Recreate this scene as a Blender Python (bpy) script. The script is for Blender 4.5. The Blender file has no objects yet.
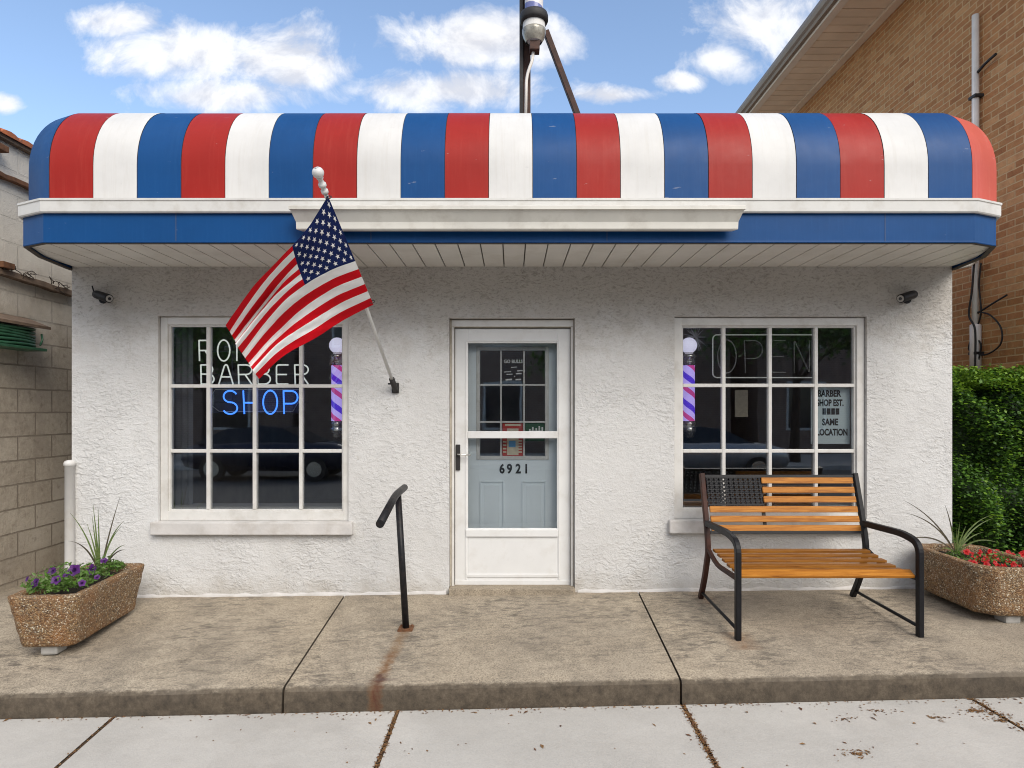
import bpy, bmesh, math, random
from mathutils import Vector, Matrix, noise as mnoise
random.seed(7)
R = math.radians
scene = bpy.context.scene
COL = scene.collection
CZ, F, CYD = 1.441, 635.0, 5.0          # camera height, focal length in pixels, camera distance to the facade

def W(px, py, y):                        # photo measurement -> metres at depth y
    D = CYD + y
    return ((px - 512) / F * D, CZ + (410 - py) / F * D)
def WX(px, y): return (px - 512) / F * (CYD + y)
def WZ(py, y): return CZ + (410 - py) / F * (CYD + y)

# ------------------------------------------------------------------ scene graph helpers
def tag(o, label=None, cat=None, group=None, kind=None):
    if label: o['label'] = label
    if cat: o['category'] = cat
    if group: o['group'] = group
    if kind: o['kind'] = kind
    return o
def thing(name, label, cat, loc=(0, 0, 0), group=None):
    o = bpy.data.objects.new(name, None); COL.objects.link(o)
    o.location = loc; o.empty_display_size = .1
    return tag(o, label, cat, group)
def wloc(o):
    v = Vector((0, 0, 0))
    while o is not None:
        v += o.location; o = o.parent
    return v
def obj(name, bm, mats, parent=None, smooth=None):
    if not isinstance(mats, (list, tuple)): mats = [mats]
    if parent is not None:
        off = wloc(parent)
        if off.length > 0: bmesh.ops.translate(bm, verts=bm.verts, vec=-off)
    if smooth is not None:
        for f in bm.faces: f.smooth = smooth
    me = bpy.data.meshes.new(name)
    bm.to_mesh(me); bm.free()
    for m in mats: me.materials.append(m)
    o = bpy.data.objects.new(name, me); COL.objects.link(o)
    if parent is not None: o.parent = parent
    return o
def struct(name, bm, mats, kind='structure'):
    o = obj(name, bm, mats); o['kind'] = kind; return o
def copy_tree(o, parent=None):
    c = o.copy(); COL.objects.link(c)
    if parent is not None: c.parent = parent
    for ch in list(o.children): copy_tree(ch, c)
    return c

# ------------------------------------------------------------------ mesh helpers
def B(): return bmesh.new()
def box(bm, x0, x1, y0, y1, z0, z1, bev=0.0, mat=0):
    r = bmesh.ops.create_cube(bm, size=1.0)
    vs = r['verts']
    for v in vs:
        v.co = Vector(((x0 + x1) / 2 + v.co.x * (x1 - x0), (y0 + y1) / 2 + v.co.y * (y1 - y0), (z0 + z1) / 2 + v.co.z * (z1 - z0)))
    fs = set(f for v in vs for f in v.link_faces)
    for f in fs: f.material_index = mat
    if bev > 0:
        es = list(set(e for v in vs for e in v.link_edges))
        r = bmesh.ops.bevel(bm, geom=es, offset=bev, segments=2, affect='EDGES', profile=.6)
        for f in r['faces']: f.material_index = mat
    return vs
def hexa(bm, p, mat=0):                  # p: 8 points, bottom loop then top loop
    v = [bm.verts.new(q) for q in p]
    for idx in ((3, 2, 1, 0), (4, 5, 6, 7), (0, 1, 5, 4), (1, 2, 6, 5), (2, 3, 7, 6), (3, 0, 4, 7)):
        bm.faces.new([v[i] for i in idx]).material_index = mat
def face(bm, pts, mat=0, smooth=False):
    f = bm.faces.new([bm.verts.new(p) for p in pts]); f.material_index = mat; f.smooth = smooth; return f
def tube(bm, pts, r, seg=10, mat=0, caps=True, smooth=True, closed=False):
    pts = [Vector(p) for p in pts]
    n = len(pts)
    rr = r if isinstance(r, (list, tuple)) else [r] * n
    rings = []; prev = None
    for i, p in enumerate(pts):
        if closed: t = pts[(i + 1) % n] - pts[i - 1]
        else: t = pts[min(i + 1, n - 1)] - pts[max(i - 1, 0)]
        t.normalize()
        if prev is None:
            a = Vector((0, 0, 1)) if abs(t.z) < .9 else Vector((1, 0, 0))
            u = t.cross(a).normalized()
        else:
            u = (prev - t * prev.dot(t)).normalized()
        prev = u; w = t.cross(u)
        rings.append([bm.verts.new(p + (u * math.cos(2 * math.pi * k / seg) + w * math.sin(2 * math.pi * k / seg)) * rr[i]) for k in range(seg)])
    m = n if closed else n - 1
    for i in range(m):
        a, b = rings[i], rings[(i + 1) % n]
        for k in range(seg):
            f = bm.faces.new((a[k], a[(k + 1) % seg], b[(k + 1) % seg], b[k])); f.smooth = smooth; f.material_index = mat
    if caps and not closed:
        bm.faces.new(rings[0][::-1]).material_index = mat
        bm.faces.new(rings[-1]).material_index = mat
def sweep(bm, pts, sec, bin_, mat=0, smooth=False):   # section (a along binormal, b along normal) swept along a planar path
    pts = [Vector(p) for p in pts]; bn = Vector(bin_).normalized(); n = len(pts); rings = []
    for i, p in enumerate(pts):
        t = (pts[min(i + 1, n - 1)] - pts[max(i - 1, 0)]).normalized()
        nn = bn.cross(t).normalized()
        rings.append([bm.verts.new(p + bn * a + nn * b) for a, b in sec])
    s = len(sec)
    for i in range(n - 1):
        for k in range(s):
            f = bm.faces.new((rings[i][k], rings[i][(k + 1) % s], rings[i + 1][(k + 1) % s], rings[i + 1][k])); f.material_index = mat; f.smooth = smooth
    bm.faces.new(rings[0][::-1]).material_index = mat
    bm.faces.new(rings[-1]).material_index = mat
def rsec(w, h, c=.004):
    a, b = w / 2, h / 2
    return [(-a + c, -b), (a - c, -b), (a, -b + c), (a, b - c), (a - c, b), (-a + c, b), (-a, b - c), (-a, -b + c)]
def lathe(bm, prof, c, seg=24, mat=0, smooth=True):   # prof: (r, z)
    c = Vector(c); rings = []
    for r, z in prof:
        if r < 1e-6: rings.append([bm.verts.new(c + Vector((0, 0, z)))])
        else: rings.append([bm.verts.new(c + Vector((r * math.cos(2 * math.pi * k / seg), r * math.sin(2 * math.pi * k / seg), z))) for k in range(seg)])
    for a, b in zip(rings[:-1], rings[1:]):
        for k in range(seg):
            k2 = (k + 1) % seg
            if len(a) == 1 and len(b) == 1: continue
            if len(a) == 1: q = (a[0], b[k2], b[k])
            elif len(b) == 1: q = (a[k], a[k2], b[0])
            else: q = (a[k], a[k2], b[k2], b[k])
            f = bm.faces.new(q); f.smooth = smooth; f.material_index = mat
def fillet(pts, r, n=5):                 # round the inner corners of a polyline
    pts = [Vector(p) for p in pts]; out = [pts[0]]
    for i in range(1, len(pts) - 1):
        a, b, c = pts[i - 1], pts[i], pts[i + 1]
        d1 = (a - b); d2 = (c - b); q = min(r, d1.length * .45, d2.length * .45)
        p1 = b + d1.normalized() * q; p2 = b + d2.normalized() * q
        for k in range(n + 1):
            t = k / n; out.append(p1 * (1 - t) ** 2 + b * 2 * t * (1 - t) + p2 * t * t)
    out.append(pts[-1]); return out
def textmesh(s, size, align='CENTER', bold=0.0):
    cu = bpy.data.curves.new('t', 'FONT'); cu.body = s; cu.size = size; cu.align_x = align; cu.offset = bold
    cu.resolution_u = 4
    o = bpy.data.objects.new('t', cu); COL.objects.link(o)
    dg = bpy.context.evaluated_depsgraph_get()
    me = bpy.data.meshes.new_from_object(o.evaluated_get(dg))
    bpy.data.objects.remove(o); bpy.data.curves.remove(cu)
    return me
def text(bm, s, x, y, z, size, sx=1.0, mat=0, bold=0.0, align='CENTER'):   # flat lettering facing -y, baseline at (x, z)
    me = textmesh(s, size, align, bold)
    vs = [bm.verts.new((x + v.co.x * sx, y, z + v.co.y)) for v in me.vertices]
    for p in me.polygons:
        try: bm.faces.new([vs[i] for i in p.vertices]).material_index = mat
        except ValueError: pass
    bpy.data.meshes.remove(me)

# ------------------------------------------------------------------ material helpers
class NT:
    def __init__(s, name):
        s.m = bpy.data.materials.new(name); s.m.use_nodes = True; s.t = s.m.node_tree; s.t.nodes.clear()
        s.out = s.t.nodes.new('ShaderNodeOutputMaterial')
    def n(s, typ, ins=None, **at):
        nd = s.t.nodes.new(typ)
        for k, v in at.items(): setattr(nd, k, v)
        for k, v in (ins or {}).items():
            sk = nd.inputs[k]
            if isinstance(v, bpy.types.NodeSocket): s.t.links.new(v, sk)
            else: sk.default_value = v
        return nd
    def co(s, scale=(1, 1, 1), which='Object', rot=(0, 0, 0), loc=(0, 0, 0)):
        tc = s.n('ShaderNodeTexCoord')
        return s.n('ShaderNodeMapping', {'Vector': tc.outputs[which], 'Scale': scale, 'Rotation': rot, 'Location': loc}).outputs[0]
    def noise(s, vec, scale, detail=4, rough=.55, dist=0):
        return s.n('ShaderNodeTexNoise', {'Vector': vec, 'Scale': scale, 'Detail': detail, 'Roughness': rough, 'Distortion': dist}).outputs['Fac']
    def ramp(s, fac, stops):
        nd = s.n('ShaderNodeValToRGB', {'Fac': fac}); cr = nd.color_ramp
        while len(cr.elements) < len(stops): cr.elements.new(.5)
        for e, (p, c) in zip(cr.elements, stops):
            e.position = p; e.color = (c, c, c, 1) if isinstance(c, (int, float)) else (*c, 1)
        return nd.outputs['Color']
    def mix(s, fac, a, b, mode='MIX'):
        nd = s.n('ShaderNodeMix', data_type='RGBA', blend_type=mode)
        for k, v in ((0, fac), (6, a), (7, b)):
            if isinstance(v, bpy.types.NodeSocket): s.t.links.new(v, nd.inputs[k])
            elif k == 0: nd.inputs[0].default_value = v
            else: nd.inputs[k].default_value = (*v, 1)
        return nd.outputs[2]
    def math(s, op, a, b=0.0, c=0.0, clamp=False):
        nd = s.n('ShaderNodeMath', operation=op, use_clamp=clamp)
        for i, v in enumerate((a, b, c)):
            if isinstance(v, bpy.types.NodeSocket): s.t.links.new(v, nd.inputs[i])
            else: nd.inputs[i].default_value = v
        return nd.outputs[0]
    def bump(s, h, strength=.5, dist=.01, nrm=None):
        ins = {'Height': h, 'Strength': strength, 'Distance': dist}
        if nrm is not None: ins['Normal'] = nrm
        return s.n('ShaderNodeBump', ins).outputs[0]
    def done(s, color, rough=.6, metal=0.0, nrm=None, **extra):
        ins = {'Base Color': color if isinstance(color, bpy.types.NodeSocket) else (*color, 1), 'Roughness': rough, 'Metallic': metal}
        if nrm is not None: ins['Normal'] = nrm
        for k, v in extra.items(): ins[k.replace('_', ' ')] = v
        p = s.n('ShaderNodeBsdfPrincipled', ins)
        s.t.links.new(p.outputs[0], s.out.inputs[0]); s.p = p
        return s.m
def simple(name, col, rough=.6, metal=0.0, var=.12, scale=12, bumps=.0, bscale=60, bdist=.002, dirt=None, **ex):
    t = NT(name); v = t.co()
    a = tuple(c * (1 - var) for c in col); b = tuple(min(1, c * (1 + var)) for c in col)
    c = t.ramp(t.noise(v, scale, 5), [(.3, a), (.7, b)])
    if dirt:
        c = t.mix(t.ramp(t.noise(v, dirt[1], 6, .65), [(.5, 0), (.72, dirt[2])]), c, dirt[0])
    n = t.bump(t.noise(v, bscale, 4), bumps, bdist) if bumps else None
    rv = t.math('ADD', t.math('MULTIPLY', t.noise(v, scale * 2, 3), .2), rough - .1)
    return t.done(c, rv, metal, n, **ex)

# ---- stucco
def m_stucco():
    t = NT('white_stucco'); v = t.co()
    big = t.noise(v, .9, 5, .6)
    c = t.ramp(big, [(.3, (.60, .59, .575)), (.62, (.695, .69, .68))])
    fine = t.noise(v, 26, 5, .65, .6)
    c = t.mix(t.ramp(fine, [(.22, .7), (.42, 0)]), c, (.47, .44, .40))
    # dirt low on the wall and weathering under the eave, broken up by noise
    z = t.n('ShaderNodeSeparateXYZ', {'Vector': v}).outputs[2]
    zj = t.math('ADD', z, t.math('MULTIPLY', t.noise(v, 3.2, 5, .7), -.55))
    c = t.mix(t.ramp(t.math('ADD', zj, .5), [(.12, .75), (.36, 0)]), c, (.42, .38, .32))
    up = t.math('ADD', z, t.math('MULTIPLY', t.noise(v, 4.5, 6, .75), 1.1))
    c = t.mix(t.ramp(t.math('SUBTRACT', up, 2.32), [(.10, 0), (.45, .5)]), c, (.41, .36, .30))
    # trowelled stucco: mostly floated smooth, with scattered drag marks, pits and grit
    warp = t.n('ShaderNodeVectorMath', {0: v, 1: t.n('ShaderNodeVectorMath', {0: t.n('ShaderNodeTexNoise', {'Vector': v, 'Scale': 7.0, 'Detail': 3.0}).outputs['Color'], 'Scale': .10}, operation='SCALE').outputs[0]}, operation='ADD').outputs[0]
    sx = t.n('ShaderNodeMapping', {'Vector': warp, 'Scale': (.8, 1, 1.7)}).outputs[0]
    where = t.ramp(t.noise(v, 1.7, 5, .65), [(.40, .15), (.62, 1)])
    zz = t.n('ShaderNodeSeparateXYZ', {'Vector': v}).outputs[2]
    drag = t.math('MULTIPLY', t.ramp(t.noise(sx, 21, 5, .62, .35), [(.44, 0), (.60, .55), (.80, 1)]), where)
    pits = t.math('MULTIPLY', t.ramp(t.noise(sx, 52, 3, .6), [(.27, 1), (.38, 0)]), where)
    crumb_ = t.math('MULTIPLY', t.ramp(t.n('ShaderNodeTexVoronoi', {'Vector': warp, 'Scale': 34.0}).outputs['Distance'], [(.0, 1), (.42, 0)]), where)
    h = t.math('ADD', t.math('SUBTRACT', t.math('MULTIPLY', drag, .75), t.math('MULTIPLY', pits, .5)), t.math('ADD', t.math('MULTIPLY', t.noise(v, 95, 4, .75), .55), t.math('ADD', t.math('MULTIPLY', crumb_, .35), t.math('MULTIPLY', t.noise(v, 7, 5, .6), 1.3))))
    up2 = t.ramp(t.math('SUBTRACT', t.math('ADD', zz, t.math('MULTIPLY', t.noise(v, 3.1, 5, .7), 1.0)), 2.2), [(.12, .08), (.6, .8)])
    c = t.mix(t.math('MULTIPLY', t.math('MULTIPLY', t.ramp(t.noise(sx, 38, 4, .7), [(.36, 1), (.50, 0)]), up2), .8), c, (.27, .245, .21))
    c = t.mix(t.math('MULTIPLY', pits, .35), c, (.36, .34, .31))
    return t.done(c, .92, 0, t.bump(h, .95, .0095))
def m_concrete(name, dark, light, stain, streak=1.0, rust=False, agg=1.0):
    t = NT(name); v = t.co()
    c = t.ramp(t.noise(v, 1.6, 6, .65), [(.3, dark), (.7, light)])
    g = t.n('ShaderNodeTexVoronoi', {'Vector': v, 'Scale': 170.0}).outputs['Color']
    gs = t.n('ShaderNodeSeparateColor', {'Color': g}).outputs[0]
    c = t.mix(t.math('MULTIPLY', agg, .55), c, t.ramp(gs, [(.0, tuple(x * .45 for x in dark)), (.5, light), (1, tuple(min(1, x * 1.35) for x in light))]))
    st = t.n('ShaderNodeMapping', {'Vector': v, 'Scale': (4.2, 10.0, 3), 'Rotation': (0, 0, R(-38))}).outputs[0]
    c = t.mix(t.math('MULTIPLY', t.ramp(t.noise(st, 2.4, 7, .72, .4), [(.47, 0), (.64, .85)]), t.math('MULTIPLY', streak, t.ramp(t.noise(v, 1.1, 4), [(.40, .10), (.57, 1)]))), c, stain)
    c = t.mix(t.ramp(t.noise(v, 3.7, 6, .7), [(.48, 0), (.72, .5 * streak)]), c, tuple(x * .7 for x in stain))
    if rust:
        sep = t.n('ShaderNodeSeparateXYZ', {'Vector': v})
        def trail(xc, slope, y0, y1, wd, amt, col, c):
            yy = sep.outputs[1]
            xx = t.math('SUBTRACT', sep.outputs[0], t.math('MULTIPLY_ADD', yy, slope, xc))
            xx = t.math('ADD', xx, t.math('MULTIPLY', t.math('SUBTRACT', t.noise(v, 14, 4, .7), .5), .12))
            a = t.math('SUBTRACT', 1, t.math('DIVIDE', t.math('ABSOLUTE', xx), wd), clamp=True)
            b = t.math('MULTIPLY', t.math('GREATER_THAN', yy, y0), t.math('LESS_THAN', yy, y1))
            k = t.math('MULTIPLY', t.math('MULTIPLY', a, b), t.math('MULTIPLY', t.ramp(t.noise(v, 30, 5, .7), [(.25, .3), (.7, 1)]), amt))
            return t.mix(k, c, col)
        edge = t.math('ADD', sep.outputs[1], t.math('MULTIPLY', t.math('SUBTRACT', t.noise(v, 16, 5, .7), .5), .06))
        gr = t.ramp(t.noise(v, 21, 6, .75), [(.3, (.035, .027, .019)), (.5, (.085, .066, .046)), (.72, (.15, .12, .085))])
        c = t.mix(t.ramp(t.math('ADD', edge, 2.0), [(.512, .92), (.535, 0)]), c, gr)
        c = trail(-.690, .043, -1.7, -.66, .052, .85, (.20, .095, .022), c)
        c = trail(-.690, .043, -1.7, -1.05, .042, .75, (.15, .055, .014), c)
        c = trail(-.685, .043, -1.7, -1.34, .045, 1.0, (.06, .014, .010), c)
        c = trail(-.66, .043, -1.43, -1.40, .11, .8, (.05, .018, .022), c)
        c = trail(1.45, 0, -1.12, -.84, .12, .5, (.30, .15, .06), c)
        c = trail(1.47, 0, -.3, .02, .10, .45, (.28, .14, .06), c)
        # sheltered strip below the wall is browner and dirtier
        c = t.mix(t.ramp(t.math('ADD', sep.outputs[1], t.math('MULTIPLY', t.noise(v, 5, 5, .7), .3)), [(.0, 0), (.28, .5)]), c, (.22, .18, .13))
    c = t.mix(t.math('MULTIPLY', streak, t.ramp(t.noise(v, .85, 7, .68, .5), [(.46, 0), (.66, .42)])), c, tuple(x * 2.1 for x in stain))
    h = t.math('ADD', t.noise(v, 120, 4, .7), t.math('MULTIPLY', t.noise(v, 18, 4), .8))
    return t.done(c, .9, 0, t.bump(h, .55, .004))
def m_brick(name, plane, cols, mortar, bw, bh, ms, bumpd=.008, dirt=None, bias=0.0, squash=1.0, noise_amt=.5, upper_tint=None):
    t = NT(name); tc = t.n('ShaderNodeTexCoord'); s = t.n('ShaderNodeSeparateXYZ', {'Vector': tc.outputs['Object']})
    u = s.outputs[1] if plane == 'y' else s.outputs[0]
    v = t.n('ShaderNodeCombineXYZ', {'X': u, 'Y': s.outputs[2]}).outputs[0]
    jit = t.n('ShaderNodeVectorMath', {0: t.n('ShaderNodeTexNoise', {'Vector': tc.outputs['Object'], 'Scale': 9.0}).outputs['Color'], 'Scale': .008}, operation='SCALE').outputs[0]
    v = t.n('ShaderNodeVectorMath', {0: v, 1: jit}, operation='ADD').outputs[0]
    b = t.n('ShaderNodeTexBrick', {'Vector': v, 'Scale': 1.0, 'Mortar Size': ms, 'Mortar Smooth': .25, 'Bias': bias, 'Brick Width': bw, 'Row Height': bh,
            'Color1': (0, 0, 0, 1), 'Color2': (1, 1, 1, 1), 'Mortar': (.5, .5, .5, 1)}, offset=.5)
    per = t.n('ShaderNodeSeparateColor', {'Color': b.outputs['Color']}).outputs[0]
    c = t.ramp(per, [(i / (len(cols) - 1), k) for i, k in enumerate(cols)])
    o = tc.outputs['Object']
    c = t.mix(noise_amt, c, t.ramp(t.noise(o, 22, 5, .7), [(.25, tuple(x * .55 for x in cols[0])), (.75, tuple(min(1, x * 1.25) for x in cols[-1]))]))
    if dirt:
        for col, sc, lo, hi, amt in dirt:
            c = t.mix(t.ramp(t.noise(o, sc, 6, .65), [(lo, 0), (hi, amt)]), c, col)
    c = t.mix(b.outputs['Fac'], c, mortar)
    if upper_tint:
        zw = t.math('ADD', t.math('MULTIPLY', s.outputs[2], .55), t.math('MULTIPLY', t.noise(o, 2.4, 6, .7), 1.3))  # paler towards the top of the wall, broken up by noise
        c = t.mix(t.ramp(t.math('SUBTRACT', zw, 1.55), [(.1, 0), (.75, .8)]), c, upper_tint)
    h = t.math('ADD', t.math('MULTIPLY', b.outputs['Fac'], -1.0), t.math('ADD', t.math('MULTIPLY', t.noise(o, 70, 4), .4), t.math('MULTIPLY', t.noise(o, 13, 5, .7), .6)))
    return t.done(c, .88, 0, t.bump(h, .9, bumpd))
def m_pebble(name, rust_amt):
    t = NT(name); v = t.co()
    vo = t.n('ShaderNodeTexVoronoi', {'Vector': v, 'Scale': 120.0, 'Randomness': 1.0})
    f = t.n('ShaderNodeSeparateColor', {'Color': vo.outputs['Color']}).outputs[0]
    c = t.ramp(f, [(0, (.07, .04, .02)), (.25, (.22, .125, .055)), (.5, (.36, .23, .105)), (.74, (.26, .18, .11)), (.9, (.50, .40, .26)), (1, (.72, .66, .54))])
    c = t.mix(t.ramp(vo.outputs['Distance'], [(.35, 0), (.75, .8)]), c, (.10, .065, .04))
    c = t.mix(t.ramp(t.noise(v, 7, 5, .7), [(.42, 0), (.7, rust_amt)]), c, (.32, .125, .03))
    h = t.math('SUBTRACT', 1.0, vo.outputs['Distance'])
    return t.done(c, .72, 0, t.bump(h, .9, .006))
def m_paint(name, col, rough=.46, fade=None, coat=.0):
    t = NT(name); v = t.co()
    c = t.ramp(t.noise(v, 2.2, 5, .6), [(.3, tuple(x * .9 for x in col)), (.7, tuple(min(1, x * 1.08) for x in col))])
    st = t.n('ShaderNodeMapping', {'Vector': v, 'Scale': (14, 2, .9)}).outputs[0]
    c = t.mix(t.ramp(t.noise(st, 2.5, 6, .7), [(.50, 0), (.78, .42)]), c, fade or tuple(x * .6 + .06 for x in col))
    c = t.mix(t.ramp(t.noise(v, 55, 4, .75), [(.68, 0), (.76, .45)]), c, tuple(x * .5 for x in col))
    n = t.bump(t.noise(v, 3.5, 3), .25, .01)
    sc = t.n('ShaderNodeMapping', {'Vector': v, 'Scale': (9, 9, 30), 'Rotation': (0, R(35), 0)}).outputs[0]
    c = t.mix(t.ramp(t.noise(sc, 1.3, 3, .5), [(.735, 0), (.76, .5)]), c, tuple(min(1, x * .5 + .25) for x in col))
    n = t.bump(t.noise(st, 1.1, 3), .18, .006, n)
    return t.done(c, t.math('ADD', t.math('MULTIPLY', t.noise(v, 9, 4), .22), rough - .12), 0, n, Coat_Weight=coat, Specular_IOR_Level=.22)
def m_glass(name, base):
    t = NT(name); v = t.co()
    n = t.bump(t.noise(v, 1.6, 2), .08, .01)
    fr = t.n('ShaderNodeFresnel', {'IOR': 1.5})
    k = t.math('MULTIPLY_ADD', fr.outputs[0], 1.8, base, clamp=True)
    gl = t.n('ShaderNodeBsdfGlossy', {'Color': (.9, .95, 1, 1), 'Roughness': .015, 'Normal': n})
    tr = t.n('ShaderNodeBsdfTransparent', {'Color': (.94, .96, .96, 1)})
    mx = t.n('ShaderNodeMixShader', {0: k, 1: tr.outputs[0], 2: gl.outputs[0]})
    t.t.links.new(mx.outputs[0], t.out.inputs[0]); return t.m
def m_emit(name, col, strength, base=(.6, .6, .6)):
    t = NT(name); m = t.done(base, .3); t.p.inputs['Emission Color'].default_value = (*col, 1); t.p.inputs['Emission Strength'].default_value = strength
    return m
def m_leaf(name, a, b, rough=.5):
    t = NT(name); v = t.co()
    c = t.ramp(t.noise(v, 38, 3), [(.3, a), (.7, b)])
    d = t.n('ShaderNodeBsdfPrincipled', {'Base Color': c, 'Roughness': rough})
    tl = t.n('ShaderNodeBsdfTranslucent', {'Color': c})
    mx = t.n('ShaderNodeMixShader', {0: .25, 1: d.outputs[0], 2: tl.outputs[0]})
    t.t.links.new(mx.outputs[0], t.out.inputs[0]); return t.m
def m_wood(name, k):
    t = NT(name); v = t.co((1.5, 22, 22))
    g = t.noise(v, 3, 6, .65, .8)
    q = lambda c: tuple(x * k for x in c)
    c = t.ramp(g, [(.28, q((.20, .06, .008))), (.5, q((.41, .155, .018))), (.72, q((.55, .24, .04)))])
    c = t.mix(t.ramp(t.noise(t.co(), 9, 5, .7), [(.58, 0), (.78, .5)]), c, q((.2, .06, .012)))
    return t.done(c, .5, 0, t.bump(g, .3, .002), Specular_IOR_Level=.22)
def m_polestripe(name, a, b, c3, pitch, turns, emit):
    t = NT(name); tc = t.n('ShaderNodeTexCoord'); s = t.n('ShaderNodeSeparateXYZ', {'Vector': tc.outputs['Object']})
    ang = t.math('DIVIDE', t.math('ARCTAN2', s.outputs[1], s.outputs[0]), 2 * math.pi)
    ph = t.math('FRACT', t.math('ADD', t.math('DIVIDE', s.outputs[2], pitch), t.math('MULTIPLY', ang, turns)))
    nd = t.n('ShaderNodeValToRGB', {'Fac': ph}); cr = nd.color_ramp; cr.interpolation = 'CONSTANT'
    stops = [(0, a), (.32, b), (.52, a), (.76, c3)]
    while len(cr.elements) < 4: cr.elements.new(.5)
    for e, (p, k) in zip(cr.elements, stops): e.position = p; e.color = (*k, 1)
    m = t.done(nd.outputs[0], .25)
    if emit:
        t.t.links.new(nd.outputs[0], t.p.inputs['Emission Color']); t.p.inputs['Emission Strength'].default_value = emit
    return m

M = {}
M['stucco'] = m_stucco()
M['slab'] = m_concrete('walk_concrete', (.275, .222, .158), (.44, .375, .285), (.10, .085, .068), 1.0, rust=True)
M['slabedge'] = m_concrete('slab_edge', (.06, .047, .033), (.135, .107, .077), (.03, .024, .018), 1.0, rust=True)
M['pave'] = m_concrete('pale_concrete', (.43, .41, .375), (.53, .508, .468), (.40, .37, .33), .3, agg=.16)
M['joint'] = simple('joint_dirt', (.075, .048, .026), .95, 0, .4, 60, .8, 90, .004)
M['asphalt'] = simple('asphalt', (.095, .095, .095), .9, 0, .25, 40, .5, 160, .003)
M['earth'] = simple('earth', (.12, .095, .065), .95, 0, .3, 6, .5, 40, .01)
M['red'] = m_paint('red_metal', (.325, .016, .010), fade=(.40, .045, .03))
M['salmon'] = m_paint('pale_lit_red_metal', (.55, .10, .075), fade=(.62, .2, .16))  # end panel: faded red plus reflected light put into the colour
M['white'] = m_paint('white_metal', (.67, .66, .64), .46, fade=(.55, .52, .47))
M['blue'] = m_paint('blue_metal', (.003, .060, .205), fade=(.012, .085, .25))
M['trim'] = simple('white_trim', (.64, .63, .60), .45, 0, .06, 5, .1, 20, .003, dirt=((.42, .38, .32), 6, .5))
M['gutter'] = simple('cream_gutter', (.66, .64, .58), .42, 0, .07, 4, .1, 20, .003, dirt=((.38, .34, .28), 5, .45))
M['soffit'] = simple('soffit_panel', (.66, .64, .60), .55, 0, .06, 3, 0, dirt=((.42, .38, .32), 4, .35))
M['groove'] = simple('dark_groove', (.13, .115, .10), .8)
M['seam'] = simple('dark_seam', (.06, .05, .045), .8)
M['frame'] = simple('window_paint', (.66, .645, .615), .5, 0, .05, 8, .15, 40, .002, dirt=((.40, .36, .30), 9, .4))
M['sill'] = simple('sill_paint', (.60, .58, .56), .75, 0, .10, 8, .4, 50, .004, dirt=((.36, .32, .27), 6, .5))
M['doorwhite'] = simple('storm_door_white', (.74, .74, .73), .4, 0, .03, 6, 0, dirt=((.5, .46, .4), 7, .3))
M['innerdoor'] = simple('pale_blue_door', (.84, .90, .93), .5, 0, .03, 5)
M['jamb'] = simple('weathered_jamb', (.50, .45, .37), .8, 0, .18, 16, .4, 60, .003, dirt=((.2, .14, .08), 10, .5))
M['caulk'] = simple('dark_gap', (.03, .03, .03), .9)
M['glass'] = m_glass('window_glass', .16)
M['doorglass'] = m_glass('storm_door_glass', .02)
M['room'] = simple('interior_wall', (.42, .37, .31), .9, 0, .2, 3)
M['roomfloor'] = simple('interior_floor', (.32, .27, .22), .6)
M['black'] = simple('black_metal', (.009, .009, .011), .5, 0, .25, 25, .3, 70, .0015, Specular_IOR_Level=.25)
M['rail'] = simple('black_rail', (.010, .010, .012), .45, 0, .3, 30, .35, 60, .002, dirt=((.07, .04, .025), 30, .3), Specular_IOR_Level=.3)
M['rustblack'] = simple('rusty_black_metal', (.055, .022, .015), .6, 0, .35, 9, .4, 70, .002, dirt=((.012, .011, .012), 7, .8), Specular_IOR_Level=.25)
M['rust'] = simple('rust', (.14, .06, .025), .9, 0, .4, 22, .7, 60, .004)
M['brownsteel'] = simple('brown_steel', (.05, .02, .012), .7, 0, .3, 14, .4, 50, .003, dirt=((.16, .06, .03), 9, .6))
M['darksteel'] = simple('dark_steel', (.02, .018, .018), .6, 0, .3, 14, .3, 50, .003)
M['wood'] = m_wood('varnished_oak', 1.0)
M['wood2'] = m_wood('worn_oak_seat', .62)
M['pebble'] = m_pebble('rusty_pebble_concrete', .5)
M['pebble2'] = m_pebble('pebble_concrete', .4)
M['stone'] = simple('grey_stone', (.36, .35, .33), .85, 0, .2, 15, .5, 50, .004)
M['soil'] = simple('potting_soil', (.035, .025, .018), .95, 0, .5, 60, 1, 80, .01)
M['chrome'] = simple('chrome', (.62, .60, .56), .25, .9, .1, 20)
M['lampglass'] = simple('frosted_lamp_glass', (.34, .32, .27), .3, .25, .45, 16, .4, 30, .01)
M['pvc'] = simple('white_pipe', (.66, .65, .63), .5, 0, .08, 6, .1, 30, .002, dirt=((.42, .37, .3), 6, .5))
M['conduit'] = simple('grey_conduit', (.78, .74, .68), .55, 0, .1, 6)
M['cable'] = simple('black_cable', (.015, .014, .013), .6)
M['hose'] = simple('green_hose', (.03, .105, .055), .4, 0, .2, 12)
M['flagred'] = simple('flag_red', (.58, .004, .012), .85, 0, .06, 30, .2, 300, .001, Specular_IOR_Level=.15)
M['flagwhite'] = simple('flag_white', (.82, .82, .82), .75, 0, .03, 30, .2, 300, .001)
M['flagblue'] = simple('flag_blue', (.008, .018, .09), .85, 0, .1, 30, .2, 300, .001, Specular_IOR_Level=.15)
M['pole'] = simple('white_pole', (.66, .66, .65), .4, 0, .05, 10)
M['tubewhite'] = m_emit('white_neon_tube', (.85, .9, .82), .36, (.75, .78, .72))
M['tubeblue'] = m_emit('blue_neon_tube', (.05, .22, 1.0), 1.15, (.1, .25, .6))
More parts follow.
